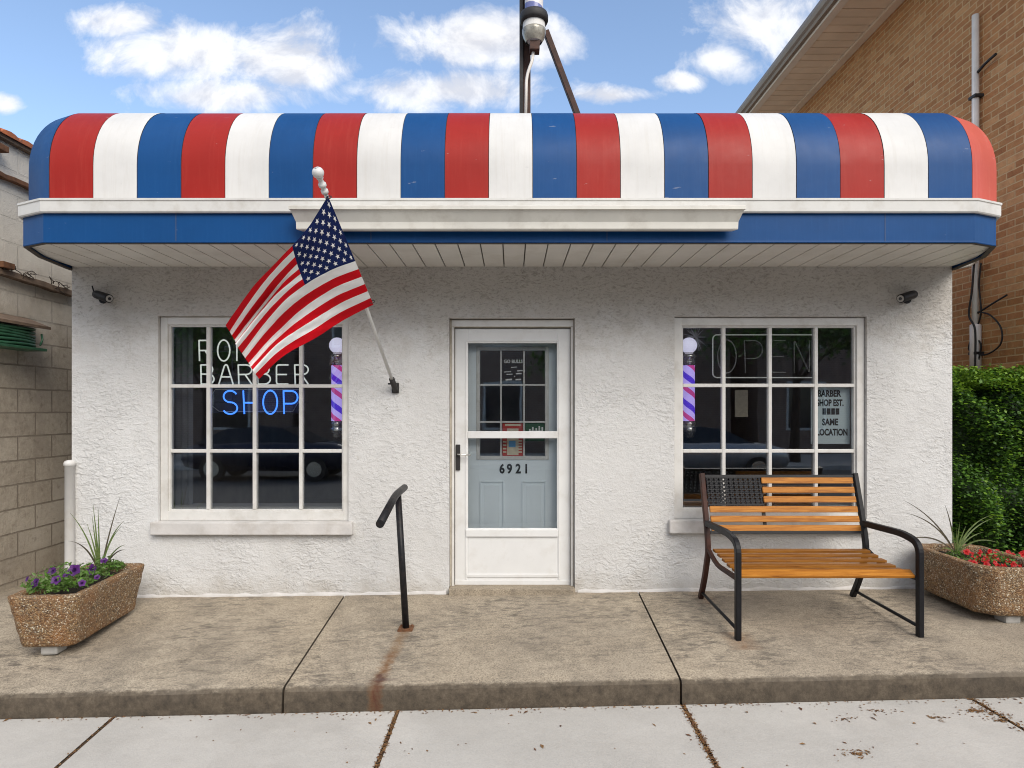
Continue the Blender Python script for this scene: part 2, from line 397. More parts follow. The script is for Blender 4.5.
M['tubeoff'] = simple('unlit_neon_tube', (.33, .33, .31), .3)
M['tubeglow'] = m_emit('unlit_tube_glow', (.85, .9, .82), .10, (.7, .7, .66))  # unlit border tube; slight emission added to make it brighter
M['signback'] = simple('dark_sign_backing', (.02, .022, .05), .5)
M['globe'] = m_emit('lit_globe', (.78, .76, 1.0), .4, (.8, .8, .8))
M['polestripe'] = m_polestripe('barber_stripe_lit', (.50, .40, .92), (.50, .05, .26), (.08, .03, .60), .22, 1, .42)
M['polestripe2'] = m_polestripe('barber_stripe_faded', (.75, .72, .70), (.55, .14, .12), (.16, .18, .40), .30, 1, 0)
M['board'] = simple('pale_letter_board', (.84, .94, .95), .5, 0, .03, 5)
M['ink'] = simple('black_ink', (.012, .012, .012), .6)
M['decal'] = simple('white_decal', (.7, .7, .68), .6)
M['redpaper'] = simple('red_paper', (.48, .05, .04), .7)
M['paper'] = simple('cream_paper', (.62, .55, .42), .8, 0, .12, 30)
M['bluepaper'] = simple('blue_paper', (.12, .35, .62), .7)
M['greenpaper'] = simple('green_paper', (.02, .09, .045), .7)
M['olive'] = simple('olive_poster', (.22, .25, .12), .8, 0, .3, 30)
M['leafA'] = m_leaf('petunia_leaf', (.07, .13, .025), (.15, .25, .06))
M['blade'] = m_leaf('spike_blade', (.07, .12, .03), (.20, .26, .08))
M['bladebrown'] = m_leaf('spike_blade_dry', (.06, .05, .035), (.12, .10, .06))
M['purple'] = m_leaf('purple_petal', (.065, .009, .12), (.12, .02, .20))
M['purpledark'] = m_leaf('purple_throat', (.02, .004, .05), (.05, .01, .10))
M['redpetal'] = m_leaf('red_petal', (.40, .004, .006), (.58, .012, .012))
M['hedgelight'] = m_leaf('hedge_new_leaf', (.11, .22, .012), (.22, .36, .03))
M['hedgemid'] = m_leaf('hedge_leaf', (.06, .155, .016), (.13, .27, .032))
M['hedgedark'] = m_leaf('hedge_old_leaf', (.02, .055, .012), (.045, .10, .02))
M['twig'] = simple('twig', (.05, .035, .025), .9, 0, .3, 30)
M['tan_brick'] = m_brick('tan_brick', 'y', [(.30, .115, .036), (.60, .31, .12), (.47, .21, .07), (.74, .44, .20), (.40, .19, .062), (.56, .29, .115), (.50, .22, .08)], (.60, .41, .21), .20, .0677, .007,
                         dirt=[((.26, .10, .04), 11, .5, .72, .6), ((.70, .46, .22), 16, .55, .75, .5)], noise_amt=.45)
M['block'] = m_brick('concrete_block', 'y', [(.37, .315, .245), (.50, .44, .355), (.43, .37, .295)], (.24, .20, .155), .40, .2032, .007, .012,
                     dirt=[((.15, .115, .085), 2.6, .48, .74, .65), ((.62, .56, .47), 1.3, .48, .68, .6), ((.12, .09, .065), 14, .56, .72, .5)], noise_amt=.5, upper_tint=(.70, .65, .56))
M['red_brick'] = m_brick('red_brick', 'x', [(.19, .105, .075), (.27, .16, .115), (.23, .13, .095)], (.36, .32, .28), .21, .075, .010)
M['tile'] = simple('orange_tile', (.45, .13, .04), .7, 0, .3, 8, .3, 30, .006, dirt=((.16, .08, .05), 6, .6))
M['eave'] = simple('tan_eave_board', (.80, .66, .49), .6, 0, .08, 3)
M['eavelight'] = simple('cream_eave_board', (.78, .70, .58), .55, 0, .05, 3)
M['guttermetal'] = simple('brown_gutter', (.24, .185, .14), .45, .2, .1, 4)
M['roof'] = simple('pale_bounce_roofing', (.50, .49, .47), .95, 0, .3, 8, .5, 40, .01)  # unseen roof made pale to bounce light up onto the eave
M['hood'] = simple('weathered_board', (.16, .11, .075), .9, 0, .3, 14, .5, 40, .005)
M['debris'] = simple('dry_leaf_litter', (.20, .105, .038), .95, 0, .6, 70)
M['sideglass'] = simple('dark_pane', (.02, .025, .03), .1)
M['curtain'] = simple('grey_curtain', (.30, .31, .33), .9, 0, .1, 8)
exec_order = []

# =================================================================== SETTING: ground
def z_wall(x): return .0115 * x                      # top of the walk along the wall
def z_front(x): return -.070 + .0215 * x             # top of the walk along its kerb edge
YF = -1.5                                            # kerb edge of the raised walk
def z_slab(x, y):
    t = min(max(-y / -YF, -1), 1) if y < 0 else 0
    return z_wall(x) * (1 - t) + z_front(x) * t
def z_low(x, y): return z_front(x) - .132 + (y - YF) * .012
def slab_panel(bm, xw0, xf0, xw1, xf1, n=10, m=8, yb=.0):
    # one pour of the walk: rounded nose, slightly uneven surface, joints left open at its sides
    g = .006
    rows = []
    prof = [(yb, 0), (-.3, 0), (-.6, 0), (-.9, 0), (-1.2, 0), (YF + .035, 0), (YF + .012, -.006), (YF + .002, -.02)]
    for y, dz in prof:
        t = min(1, -y / -YF) if y < 0 else 0
        row = []
        for i in range(n + 1):
            s = i / n
            x0 = xw0 + (xf0 - xw0) * t + g; x1 = xw1 + (xf1 - xw1) * t - g
            x = x0 + (x1 - x0) * s
            jit = random.uniform(-.004, .004) if y < YF + .04 else 0
            row.append(bm.verts.new((x, y + jit, z_slab(x, max(y, YF)) + dz)))
        rows.append(row)
    for a, b in zip(rows[:-1], rows[1:]):
        for i in range(n):
            f = bm.faces.new((a[i], b[i], b[i + 1], a[i + 1])); f.smooth = True
    low = [bm.verts.new((v.co.x, YF + random.uniform(-.004, .006), z_low(v.co.x, YF) - .05)) for v in rows[-1]]
    mid = [bm.verts.new((v.co.x, YF + random.uniform(-.006, .003), v.co.z - .05)) for v in rows[-1]]
    for a, b in ((rows[-1], mid), (mid, low)):
        for i in range(n):
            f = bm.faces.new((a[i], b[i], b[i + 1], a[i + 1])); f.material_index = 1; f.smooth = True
    for k in (0, n):
        col = [r[k] for r in rows] + [mid[k], low[k]]
        base = [bm.verts.new((v.co.x, v.co.y + (.0001 if j else 0), v.co.z - .12)) for j, v in enumerate(col)]
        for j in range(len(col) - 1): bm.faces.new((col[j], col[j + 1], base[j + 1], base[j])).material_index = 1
bm = B()
JW = [(-9.0, -9.0), (WX(345, 0), WX(283, YF)), (WX(638, 0), WX(681, YF)), (3.95, 3.75), (9.5, 9.5)]
for (a, b) in zip(JW[:-1], JW[1:]): slab_panel(bm, a[0], a[1], b[0], b[1], n=24 if abs(a[0]) > 5 else 16)
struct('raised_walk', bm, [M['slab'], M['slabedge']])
bm = B()                                             # dirt bed that shows in the joints and in the side yards
for x0, x1 in ((-9, -3.5), (-3.5, 3.5), (3.5, 9.5)):
    hexa(bm, [(x0, YF + .03, z_front(x0) - .15), (x1, YF + .03, z_front(x1) - .15), (x1, .02, z_wall(x1) - .16), (x0, .02, z_wall(x0) - .16),
              (x0, YF + .03, z_front(x0) - .022), (x1, YF + .03, z_front(x1) - .022), (x1, .02, z_wall(x1) - .022), (x0, .02, z_wall(x0) - .022)])
struct('joint_bed', bm, M['joint'])
# gap walk between the shop and the block wall
bm = B()
face(bm, [(-4.4, .004, z_wall(-4.4) - .004), (-3.40, .004, z_wall(-3.4) - .004), (-3.40, 12, z_wall(-3.4) + .05), (-4.4, 12, z_wall(-4.4) + .05)])
struct('side_path', bm, M['slab'])
# pale pavement below the step
bm = B()
JL = [(-9.0, -9.0), tuple(0 for _ in range(2))]
def lowx(px, py):                                    # photo measurement -> point on the low pavement
    D = 3.5
    for _ in range(30):
        x = (px - 512) / F * D
        D = (CZ - z_low(x, D - 5)) * F / (py - 410)
    return ((px - 512) / F * D, D - 5)
joints = [((112, 719), (62, 767)), ((397, 713), (376, 767)), ((682, 703), (716, 767)), ((968, 697), (1023, 727))]
lines = []
for a, b in joints:
    p, q = lowx(*a), lowx(*b)
    k = (q[0] - p[0]) / (q[1] - p[1])
    lines.append((p[0] + k * (YF - p[1]), k * .55))
NEAR = -4.2
edges = [(-9.0, 0)] + lines + [(9.5, 0)]
for (xa, ka), (xb, kb) in zip(edges[:-1], edges[1:]):
    g = .011; N = 6
    for i in range(N):
        y0 = YF - .004 + (NEAR - YF) * i / N; y1 = YF - .004 + (NEAR - YF) * (i + 1) / N
        P = lambda x, y: (x, y, z_low(x, y))
        face(bm, [P(xa + ka * (y0 - YF) + g, y0), P(xa + ka * (y1 - YF) + g, y1), P(xb + kb * (y1 - YF) - g, y1), P(xb + kb * (y0 - YF) - g, y0)])
struct('pavement', bm, M['pave'])
bm = B()
hexa(bm, [(-9, NEAR - .12, z_low(-9, NEAR) - .25), (9.5, NEAR - .12, z_low(9.5, NEAR) - .25), (9.5, YF, z_low(9.5, YF) - .25), (-9, YF, z_low(-9, YF) - .25),
          (-9, NEAR - .12, z_low(-9, NEAR) - .010), (9.5, NEAR - .12, z_low(9.5, NEAR) - .010), (9.5, YF, z_low(9.5, YF) - .010), (-9, YF, z_low(-9, YF) - .010)])
struct('pavement_bed', bm, M['joint'])
bm = B()
face(bm, [(-60, -15, -.45), (60, -15, -.45), (60, NEAR - .1, -.45), (-60, NEAR - .1, -.45)])
struct('road', bm, M['asphalt'])
bm = B(); box(bm, -60, 60, -20.5, -15, -.6, -.32, .02); struct('far_pavement', bm, M['pave'])
bm = B(); face(bm, [(-500, -500, -.50), (500, -500, -.50), (500, 500, -.50), (-500, 500, -.50)])
struct('ground', bm, M['earth'])

# grit and crumbs packed in the pavement joints; litter scattered on the pavement (nobody could count it)
bm = B()
def crumb(x, y, z, s, flat=.5):
    a = random.uniform(0, 6.28); l = s * random.uniform(.6, 2.2); w = s * random.uniform(.4, .8)
    ca, sa = math.cos(a), math.sin(a); tl = random.uniform(0, s * flat)
    pts = [(-l, -w * .4, 0), (0, -w, tl), (l, 0, 0), (0, w, tl * 1.3)]
    face(bm, [(x + p[0] * ca - p[1] * sa, y + p[0] * sa + p[1] * ca, z + p[2] + .002) for p in pts], random.choice((0, 0, 1)))
for (xa, ka), wd, dens in zip(lines, (.005, .008, .010, .020), (110, 480, 760, 760)):
    for _ in range(dens):
        y = YF - random.random() * 1.2
        crumb(xa + ka * (y - YF) + random.gauss(0, wd), y, z_low(xa, y) + random.uniform(-.004, .003), .006)
for _ in range(300):
    y = YF - abs(random.gauss(0, .022)); x = random.uniform(-3.4, 3.4)
    crumb(x, y - .004, z_low(x, y), .006)
for _ in range(110):
    x = random.uniform(-1.2, 3.3) if random.random() < .75 else random.uniform(-3, 3); y = YF - random.random() ** 1.5 * .75
    crumb(x, y, z_low(x, y), random.choice((.005, .007, .011)))
for cx_, cy_, n in ((1.62, -2.02, 70), (1.72, -1.70, 22), (1.95, -1.62, 30), (2.45, -1.64, 90), (2.5, -1.75, 40), (2.2, -1.7, 25)):
    for _ in range(n):
        k_ = random.expovariate(1.0); a_ = random.uniform(0, 6.3); x = cx_ + .045 * k_ * math.cos(a_); y = min(YF - .01, cy_ + .02 * k_ * math.sin(a_) + .3 * (x - cx_) * -.3); crumb(x, y, z_low(x, y), .006)
struct('leaf_litter', bm, [M['debris'], M['rust']], kind='stuff')

# =================================================================== THE SHOP
shop = thing('barber_shop', 'white stucco barber shop with red, white and blue striped metal canopy', 'shop building', (0, 0, 0))
HW = 3.466; ST = 2.557                                 # half width of the facade, soffit height
LW = (WX(158, 0), WX(348.5, 0), WZ(522, 0), WZ(316, 0))
RW = (WX(674.5, 0), WX(867, 0), WZ(520, 0), WZ(316.5, 0))
DW = (WX(449, 0), WX(575, 0), -.3, WZ(318, 0))
TH = .22
def wall_mesh():
    bm = B()
    xs = sorted([-HW, HW, LW[0], LW[1], RW[0], RW[1], DW[0], DW[1]])
    zs = sorted([-.3, 3.2, LW[2], LW[3], RW[2], RW[3], DW[3]])
    ops = (LW, RW, DW)
    def is_open(x, z): return any(o[0] < x < o[1] and o[2] < z < o[3] for o in ops)
    cache = {}
    def V(x, y, z):
        k = (round(x, 5), round(y, 5), round(z, 5))
        if k not in cache: cache[k] = bm.verts.new((x, y, z))
        return cache[k]
    for x0, x1 in zip(xs[:-1], xs[1:]):
        for z0, z1 in zip(zs[:-1], zs[1:]):
            if z1 - z0 < 1e-4: continue
            if is_open((x0 + x1) / 2, (z0 + z1) / 2): continue
            bm.faces.new((V(x0, 0, z0), V(x1, 0, z0), V(x1, 0, z1), V(x0, 0, z1)))
            bm.faces.new((V(x0, TH, z1), V(x1, TH, z1), V(x1, TH, z0), V(x0, TH, z0)))
    for o in ops:
        x0, x1, z0, z1 = o
        xa = [x for x in xs if x0 <= x <= x1]; za = [z for z in zs if z0 <= z <= z1]
        for a, b in zip(za[:-1], za[1:]):
            if b - a < 1e-4: continue
            bm.faces.new((V(x0, 0, a), V(x0, 0, b), V(x0, TH, b), V(x0, TH, a)))
            bm.faces.new((V(x1, 0, b), V(x1, 0, a), V(x1, TH, a), V(x1, TH, b)))
        for a, b in zip(xa[:-1], xa[1:]):
            bm.faces.new((V(a, 0, z0), V(a, TH, z0), V(b, TH, z0), V(b, 0, z0)))
            bm.faces.new((V(a, 0, z1), V(b, 0, z1), V(b, TH, z1), V(a, TH, z1)))
    for s in (-1, 1):                                   # side walls
        x = s * HW
        face(bm, [(x, 0, -.3), (x, 0, 3.2), (x, 9, 3.2), (x, 9, -.3)][::s])
    face(bm, [(-HW, 9, -.3), (-HW, 9, 3.2), (HW, 9, 3.2), (HW, 9, -.3)])
    return bm
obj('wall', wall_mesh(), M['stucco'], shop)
# interior shell seen dimly through the glass
bm = B()
x0, x1, y0, y1, z0, z1 = -HW + .1, HW - .1, TH + .004, 5.2, .02, 2.5
face(bm, [(x0, y1, z0), (x1, y1, z0), (x1, y1, z1), (x0, y1, z1)])
face(bm, [(x0, y0, z0), (x0, y1, z0), (x0, y1, z1), (x0, y0, z1)]); face(bm, [(x1, y0, z0), (x1, y0, z1), (x1, y1, z1), (x1, y1, z0)])
face(bm, [(x0, y0, z1), (x0, y1, z1), (x1, y1, z1), (x1, y0, z1)]); face(bm, [(x0, y0, z0), (x1, y0, z0), (x1, y1, z0), (x0, y1, z0)], 1)
obj('interior_room', bm, [M['room'], M['roomfloor']], shop)

def make_window(o, frame_px, glass_px, vm, hm):
    fy0, fy1 = .028, .105
    X0, X1, Z0, Z1 = o
    gx0, gx1 = WX(glass_px[0], fy0), WX(glass_px[1], fy0); gz1, gz0 = WZ(glass_px[2], fy0), WZ(glass_px[3], fy0)
    e = .004
    bm = B()
    box(bm, X0 + e, gx0, fy0, fy1, Z0 + e, Z1 - e, .004); box(bm, gx1, X1 - e, fy0, fy1, Z0 + e, Z1 - e, .004)
    box(bm, gx0 - .002, gx1 + .002, fy0 + .002, fy1, gz1, Z1 - e, .004); box(bm, gx0 - .002, gx1 + .002, fy0 + .002, fy1, Z0 + e, gz0, .004)
    # inner stepped sash edge
    s = .014
    box(bm, gx0, gx0 + s, fy0 + .018, fy1 - .01, gz0, gz1, .003); box(bm, gx1 - s, gx1, fy0 + .018, fy1 - .01, gz0, gz1, .003)
    box(bm, gx0 + s, gx1 - s, fy0 + .018, fy1 - .01, gz1 - s, gz1, .003); box(bm, gx0 + s, gx1 - s, fy0 + .018, fy1 - .01, gz0, gz0 + s, .003)
    fr = obj('window', bm, M['frame'], shop)
    bm = B(); w = .0135
    for p in vm:
        x = WX(p, fy0 + .02); box(bm, x - w, x + w, fy0 + .014, fy1 - .02, gz0 + s, gz1 - s, .004)
    for p in hm:
        z = WZ(p, fy0 + .02); box(bm, gx0 + s, gx1 - s, fy0 + .017, fy1 - .023, z - w, z + w, .004)
    obj('muntins', bm, M['frame'], fr)
    bm = B(); box(bm, gx0 + s - .004, gx1 - s + .004, .070, .074, gz0 + s - .004, gz1 - s + .004)
    # only the outer face is kept as the pane
    for f in list(bm.faces):
        if f.normal.y > -.5: bm.faces.remove(f)
    obj('pane', bm, M['glass'], fr)
    bm = B(); box(bm, X0 + .005, X1 - .005, .108, .30, Z0 + .004, gz0 + .026, .004); obj('inner_ledge', bm, M['trim'], fr)
    return fr
wl = make_window(LW, None, (167.5, 343, 324.5, 511.5), (208.3, 254.5, 300.8), (386, 451))
tag(wl, 'left shop window with neon lettering behind its panes')
wr = make_window(RW, None, (682, 857, 325.5, 510), (723.7, 770, 816), (385.4, 451))
tag(wr, 'right shop window behind the slatted bench')
for fr, a, b, t, bt in ((wl, 150, 352, 522.5, 535), (wr, 670, 873, 520.5, 533.5)):
    bm = B(); box(bm, WX(a, -.05), WX(b, -.05), -.055, .026, WZ(bt, -.05), WZ(t, -.05), .008); obj('sill', bm, M['sill'], fr)

# ---- doorway
bm = B()
jy = .055
jx0, jx1, jz = DW[0] + .003, DW[1] - .003, DW[3] - .003
box(bm, jx0, WX(453.6, .09), jy, .20, -.02, jz, .003); box(bm, WX(571.5, .09), jx1, jy, .20, -.02, jz, .003)
box(bm, WX(453.6, .09) + .001, WX(571.5, .09) - .001, jy + .003, .20, WZ(327.2, .07), jz, .003)
jamb = obj('door_frame', bm, M['jamb'], shop)
bm = B()                                               # white outer casing of the storm door
a0, a1, a2 = WX(453.8, .07), WX(571.3, .07), WZ(327.3, .07)
box(bm, a0 - .014, a0 + .006, .048, .054, .03, a2, .001); box(bm, a1 - .006, a1 + .014, .048, .054, .03, a2, .001)
box(bm, a0 - .014, a1 + .014, .0485, .0545, a2 + .003, a2 + .055, .001)
obj('casing', bm, M['frame'], jamb)
bm = B(); box(bm, DW[0] + .002, DW[1] - .002, -.045, .20, -.12, WZ(587.5, 0), .006); obj('threshold', bm, M['slab'], shop)
D0 = .085
def dx(p): return WX(p, D0)
def dz(p): return WZ(p, D0)
bm = B()
Xa, Xb, Za, Zb = dx(455), dx(570.5), dz(585.3), dz(328.6)
ga, gb, gt, gl = dx(468), dx(557), dz(343), dz(528.5)
box(bm, Xa, ga, D0, D0 + .04, Za, Zb, .005); box(bm, gb, Xb, D0, D0 + .04, Za, Zb, .005)
box(bm, ga - .001, gb + .001, D0 + .0015, D0 + .038, gt, Zb, .005)
box(bm, ga - .001, gb + .001, D0 + .0015, D0 + .038, Za, gl, .005)
# raised beads round the glass, glazing sill and kick panel moulding
bd = .010
for q in ((ga - .022, ga - .010, Za + .05, gt + .022), (gb + .010, gb + .022, Za + .05, gt + .022)):
    box(bm, q[0], q[1], D0 - .006, D0 + .004, q[2], q[3], .003)
box(bm, ga - .0095, gb + .0095, D0 - .006, D0 + .004, gt + .010, gt + .022, .003)
box(bm, dx(466), dx(558), D0 - .014, D0 + .004, dz(536.5), dz(529.5), .004)
box(bm, ga - .0095, gb + .0095, D0 - .006, D0 + .004, dz(577), dz(574), .003)
box(bm, Xa, Xb, D0 - .004, D0 + .003, Za, dz(580), .003)
door = obj('storm_door', bm, M['doorwhite'], shop)
bm = B(); box(bm, ga - .002, gb + .002, D0 - .005, D0 + .03, dz(438.3), dz(431.3), .005); obj('middle_bar', bm, M['doorwhite'], door)
bm = B(); face(bm, [(ga, D0 + .022, gl), (gb, D0 + .022, gl), (gb, D0 + .022, gt), (ga, D0 + .022, gt)]); obj('pane', bm, M['doorglass'], door)
bm = B(); box(bm, dx(456), dx(460.3), D0 - .016, D0 + .002, dz(470), dz(444.5), .003)
tube(bm, fillet([(dx(458), D0 - .015, dz(454)), (dx(458), D0 - .045, dz(454)), (dx(471), D0 - .048, dz(454.6))], .02), [.006] * 8, 8, 1)
obj('handle', bm, [M['darksteel'], M['chrome']], door)
# inner door
D1 = .215
def ex(p): return WX(p, D1)
def ez(p): return WZ(p, D1)
bm = B()
lx = [ex(480), ex(501), ex(524), ex(545)]; lz = [ez(456), ez(422), ez(385), ez(350.5)]
Ia, Ib, It, Ibm = DW[0] + .03, DW[1] - .03, DW[3] - .04, .03
box(bm, Ia, lx[0], D1, D1 + .044, Ibm, It, .002); box(bm, lx[3], Ib, D1, D1 + .044, Ibm, It, .002)
box(bm, lx[0] - .001, lx[3] + .001, D1 + .001, D1 + .043, lz[3], It, .002); box(bm, lx[0] - .001, lx[3] + .001, D1 + .001, D1 + .043, Ibm, lz[0], .002)
for p0, p1 in ((480, 504), (522, 546)):               # raised panels
    for q in ((p0, p0 + 1.2, 481, 540), (p1 - 1.2, p1, 481, 540)): box(bm, ex(q[0]), ex(q[1]), D1 - .014, D1 + .004, ez(q[3]), ez(q[2]), .002)
    box(bm, ex(p0 + 1.2) + .0005, ex(p1 - 1.2) - .0005, D1 - .014, D1 + .004, ez(482.2), ez(481), .002)
    box(bm, ex(p0 + 4), ex(p1 - 4), D1 - .004, D1 + .003, ez(540), ez(485), .003)
idoor = obj('inner_door', bm, M['innerdoor'], shop)
bm = B(); w = .007
for a, b, c, d in ((lx[0] - .03, lx[0], lz[0] - .03, lz[3] + .03), (lx[3], lx[3] + .03, lz[0] - .03, lz[3] + .03)): box(bm, a, b, D1 - .014, D1 + .002, c, d, .004)
box(bm, lx[0], lx[3], D1 - .0135, D1 + .002, lz[3], lz[3] + .03, .004); box(bm, lx[0], lx[3], D1 - .0135, D1 + .002, lz[0] - .03, lz[0], .004)
for x in lx[1:3]: box(bm, x - w, x + w, D1 - .010, D1 + .02, lz[0], lz[3], .003)
for z in lz[1:3]: box(bm, lx[0], lx[3], D1 - .0085, D1 + .02, z - w, z + w, .003)
obj('door_lites', bm, M['frame'], idoor)
bm = B(); face(bm, [(lx[0], D1 + .014, lz[0]), (lx[3], D1 + .014, lz[0]), (lx[3], D1 + .014, lz[3]), (lx[0], D1 + .014, lz[3])]); obj('pane', bm, M['glass'], idoor)
bm = B()
for ch, p in zip('6921', (502, 509.5, 518.2, 526.2)): text(bm, ch, WX(p, D1 - .004), D1 - .004, WZ(473, D1), .105, .84, bold=.0034)
obj('house_number', bm, M['ink'], idoor)
# notices taped inside the lites
DS = D1 + .009
bm = B()
def sq(p0, p1, q0, q1, mat, k=0.0): face(bm, [(WX(p0, DS), DS - k, WZ(q1, DS)), (WX(p1, DS), DS - k, WZ(q1, DS)), (WX(p1, DS), DS - k, WZ(q0, DS)), (WX(p0, DS), DS - k, WZ(q0, DS))], mat)
sq(502.5, 522.8, 423, 456.5, 0)
sq(507, 518.5, 428.5, 455, 1, .002); sq(508.8, 515.6, 440.8, 447, 2, .004); sq(505, 520.5, 424, 426, 1, .002)
for i in range(5): sq(516.5, 522, 440 + i * 2.8, 441.6 + i * 2.8, 1, .003)
for i in range(4): sq(503, 506.4, 441 + i * 3.4, 442.6 + i * 3.4, 1, .003)
obj('notice', bm, [M['redpaper'], M['paper'], M['bluepaper']], idoor)
bm = B(); sq(525.3, 544.6, 423, 441, 0)
for i, (a, h) in enumerate(((529, 3), (532, 5), (535.5, 4), (538.5, 6), (541.5, 5))): sq(a, a + 1.6, 432 - h, 432, 1, .002)
sq(529, 543, 430.5, 431.5, 1, .003)
obj('notice', bm, [M['greenpaper'], M['decal']], idoor)
bm = B()
text(bm, 'GO BULLS', WX(513.3, DS), DS - .001, WZ(363, DS), .040, .86, bold=.001); obj('decal_lettering', bm, M['decal'], idoor); bm = B()
for a, b, c, d in ((504, 511, 371.6, 372.4), (517, 523, 370.4, 371.4), (506.5, 512.5, 374, 374.9), (516, 521.5, 373.2, 374.4), (511, 517, 367, 367.8), (505.5, 512, 379, 380.6), (515.5, 521, 379, 380.4), (514, 515.2, 376, 377)):
    face(bm, [(WX(a, DS), DS - .001, WZ(d, DS)), (WX(b, DS), DS - .001, WZ(d, DS) + .003), (WX(b, DS), DS - .001, WZ(c, DS) + .003), (WX(a, DS), DS - .001, WZ(c, DS))])
obj('window_decal', bm, M['decal'], idoor)

# ---- canopy: soffit, fascia, trim band, barrel of striped metal panels
OUT = [(-3.50, 3.0), (-3.49, -.02), (-3.43, -.40), (-3.31, -.70), (-3.10, -.80), (3.06, -.80), (3.27, -.71), (3.43, -.40), (3.49, -.02), (3.50, 3.0)]
def grow(P, g):                                        # offset an open outline outward
    out = []
    for i, p in enumerate(P):
        a = Vector(P[max(i - 1, 0)]); b = Vector(P[min(i + 1, len(P) - 1)]); t = (b - a).normalized()
        n = Vector((t.y, -t.x)); out.append((p[0] + n.x * g, p[1] + n.y * g))
    return out
def skirt(bm, P, prof, mat=0, smooth=False):           # prof: (outward offset, z)
    rows = [[bm.verts.new((x, y, z)) for x, y in grow(P, g)] for g, z in prof]
    for a, b in zip(rows[:-1], rows[1:]):
        for i in range(len(P) - 1):
            f = bm.faces.new((a[i], a[i + 1], b[i + 1], b[i])); f.material_index = mat; f.smooth = smooth
canopy_root = None
bm = B()
def yfront(x):
    P = OUT[1:-1]
    for (xa, ya), (xb, yb) in zip(P[:-1], P[1:]):
        if xa <= x <= xb: return ya + (yb - ya) * (x - xa) / (xb - xa)
    return 0
pw = .154; x = -3.42
nP = int(6.84 / pw)
for i in range(nP + 1):
    xa = -3.45 + i * pw + .0045; xb = min(-3.45 + (i + 1) * pw - .0045, 3.45)
    if xa >= 3.45: break
    ya, yb = yfront(xa) + .02, yfront(xb) + .02
    if min(-ya, -yb) < .01: ya = min(ya, -.012); yb = min(yb, -.012)
    z = ST + .012
    hexa(bm, [(xa, ya, z), (xb, yb, z), (xb, -.003, z), (xa, -.003, z), (xa, ya, z + .012), (xb, yb, z + .012), (xb, -.003, z + .012), (xa, -.003, z + .012)])
bk = [(x, y, ST + .03) for x, y in OUT[1:-1]]
face(bm, [(p[0] * .995, p[1] + .015 if p[1] < -.1 else p[1], p[2]) for p in bk][::-1], 1)
canopy = obj('canopy', bm, [M['soffit'], M['groove']], shop); canopy['label'] = 'ribbed white soffit of the striped canopy'
bm = B(); skirt(bm, OUT, [(-.012, ST + .02), (-.012, ST - .006), (-.002, ST - .010), (.001, ST - .004), (.0, ST + .004), (0, 2.748)])
fas = obj('fascia', bm, M['blue'], canopy)
bm = B(); skirt(bm, OUT, [(.0, 2.742), (.022, 2.740), (.028, 2.748), (.028, 2.815), (.034, 2.819), (.034, 2.832), (-.08, 2.842)])
obj('trim_band', bm, M['trim'], canopy)
bm = B(); skirt(bm, OUT, [(-.050, 2.842), (-.052, 2.8465), (-.07, 2.8475)]); obj('grime_seam', bm, M['groove'], canopy)
bm = B(); skirt(bm, OUT, [(-.030, ST - .004), (-.028, ST - .013), (-.004, ST - .014), (.003, ST - .0115)]); obj('drip_edge', bm, M['seam'], canopy)
# fascia joints
for px in (176, 371, 607, 885):
    bm = B(); x = WX(px, -.8); box(bm, x - .0012, x + .0012, -.8015, -.79, ST, 2.742); obj('fascia_joint', bm, M['groove'], canopy)
# barrel
BR = .55; ZB = 2.838; ZC = 3.085
BASE = [(-3.46, 3.0), (-3.455, -.02), (-3.43, -.36), (-3.315, -.645), (-3.113, -.735), (3.10, -.735), (3.335, -.63), (3.435, -.36), (3.455, -.02), (3.46, 3.0)]
DIRS = [(.55, 0), (.55, .15), (.48, .5), (.26, .9), (0.0, 1), (0.0, 1), (-.30, .9), (-.5, .5), (-.55, .15), (-.55, 0)]
PROF = [(0, ZB)] + [(BR * (1 - math.cos(a)), ZC + BR * math.sin(a)) for a in [math.pi / 2 * k / 16 for k in range(17)]]
def panel(bm, pts, dirs, push=0.0, mat=0):
    rows = [[bm.verts.new((p[0] + d[0] * (o + push), p[1] + d[1] * (o + push), z - push * .6)) for p, d in zip(pts, dirs)] for o, z in PROF]
    for a, b in zip(rows[:-1], rows[1:]):
        for i in range(len(pts) - 1):
            f = bm.faces.new((a[i], a[i + 1], b[i + 1], b[i])); f.smooth = True; f.material_index = mat
    return rows
bm = B()
rows = panel(bm, BASE, DIRS, .006)
top = [v.co.copy() for v in rows[-1]]
face(bm, [(v.x, v.y, v.z) for v in top])
face(bm, [(-3.43, 3.0, ZB), (-3.43, 3.0, 3.6), (3.43, 3.0, 3.6), (3.43, 3.0, ZB)])
obj('canopy_backing', bm, M['seam'], canopy)
bm = B(); face(bm, [(-3.43, 3.0, 3.3), (3.43, 3.0, 3.3), (3.43, 9, 3.3), (-3.43, 9, 3.3)]); obj('roof', bm, M['roof'], shop)
cols = ['red', 'white', 'blue']
bx = [WX(49.2 + 43.95 * k, -.735) for k in range(22)]
for k in range(21):
    bm = B(); g = .0022; w = random.uniform(-.0012, .0012)
    xs = [bx[k] + g, (bx[k] + bx[k + 1]) / 2, bx[k + 1] - g]
    panel(bm, [(x, -.735) for x in xs], [(0, 1)] * 3, w)
    o = obj('stripe_panel', bm, M[cols[k % 3]], canopy)
bm = B(); panel(bm, BASE[0:4] + [(bx[0] - .0022, -.735)], DIRS[0:4] + [(0, 1)]); obj('stripe_panel', bm, M['blue'], canopy)
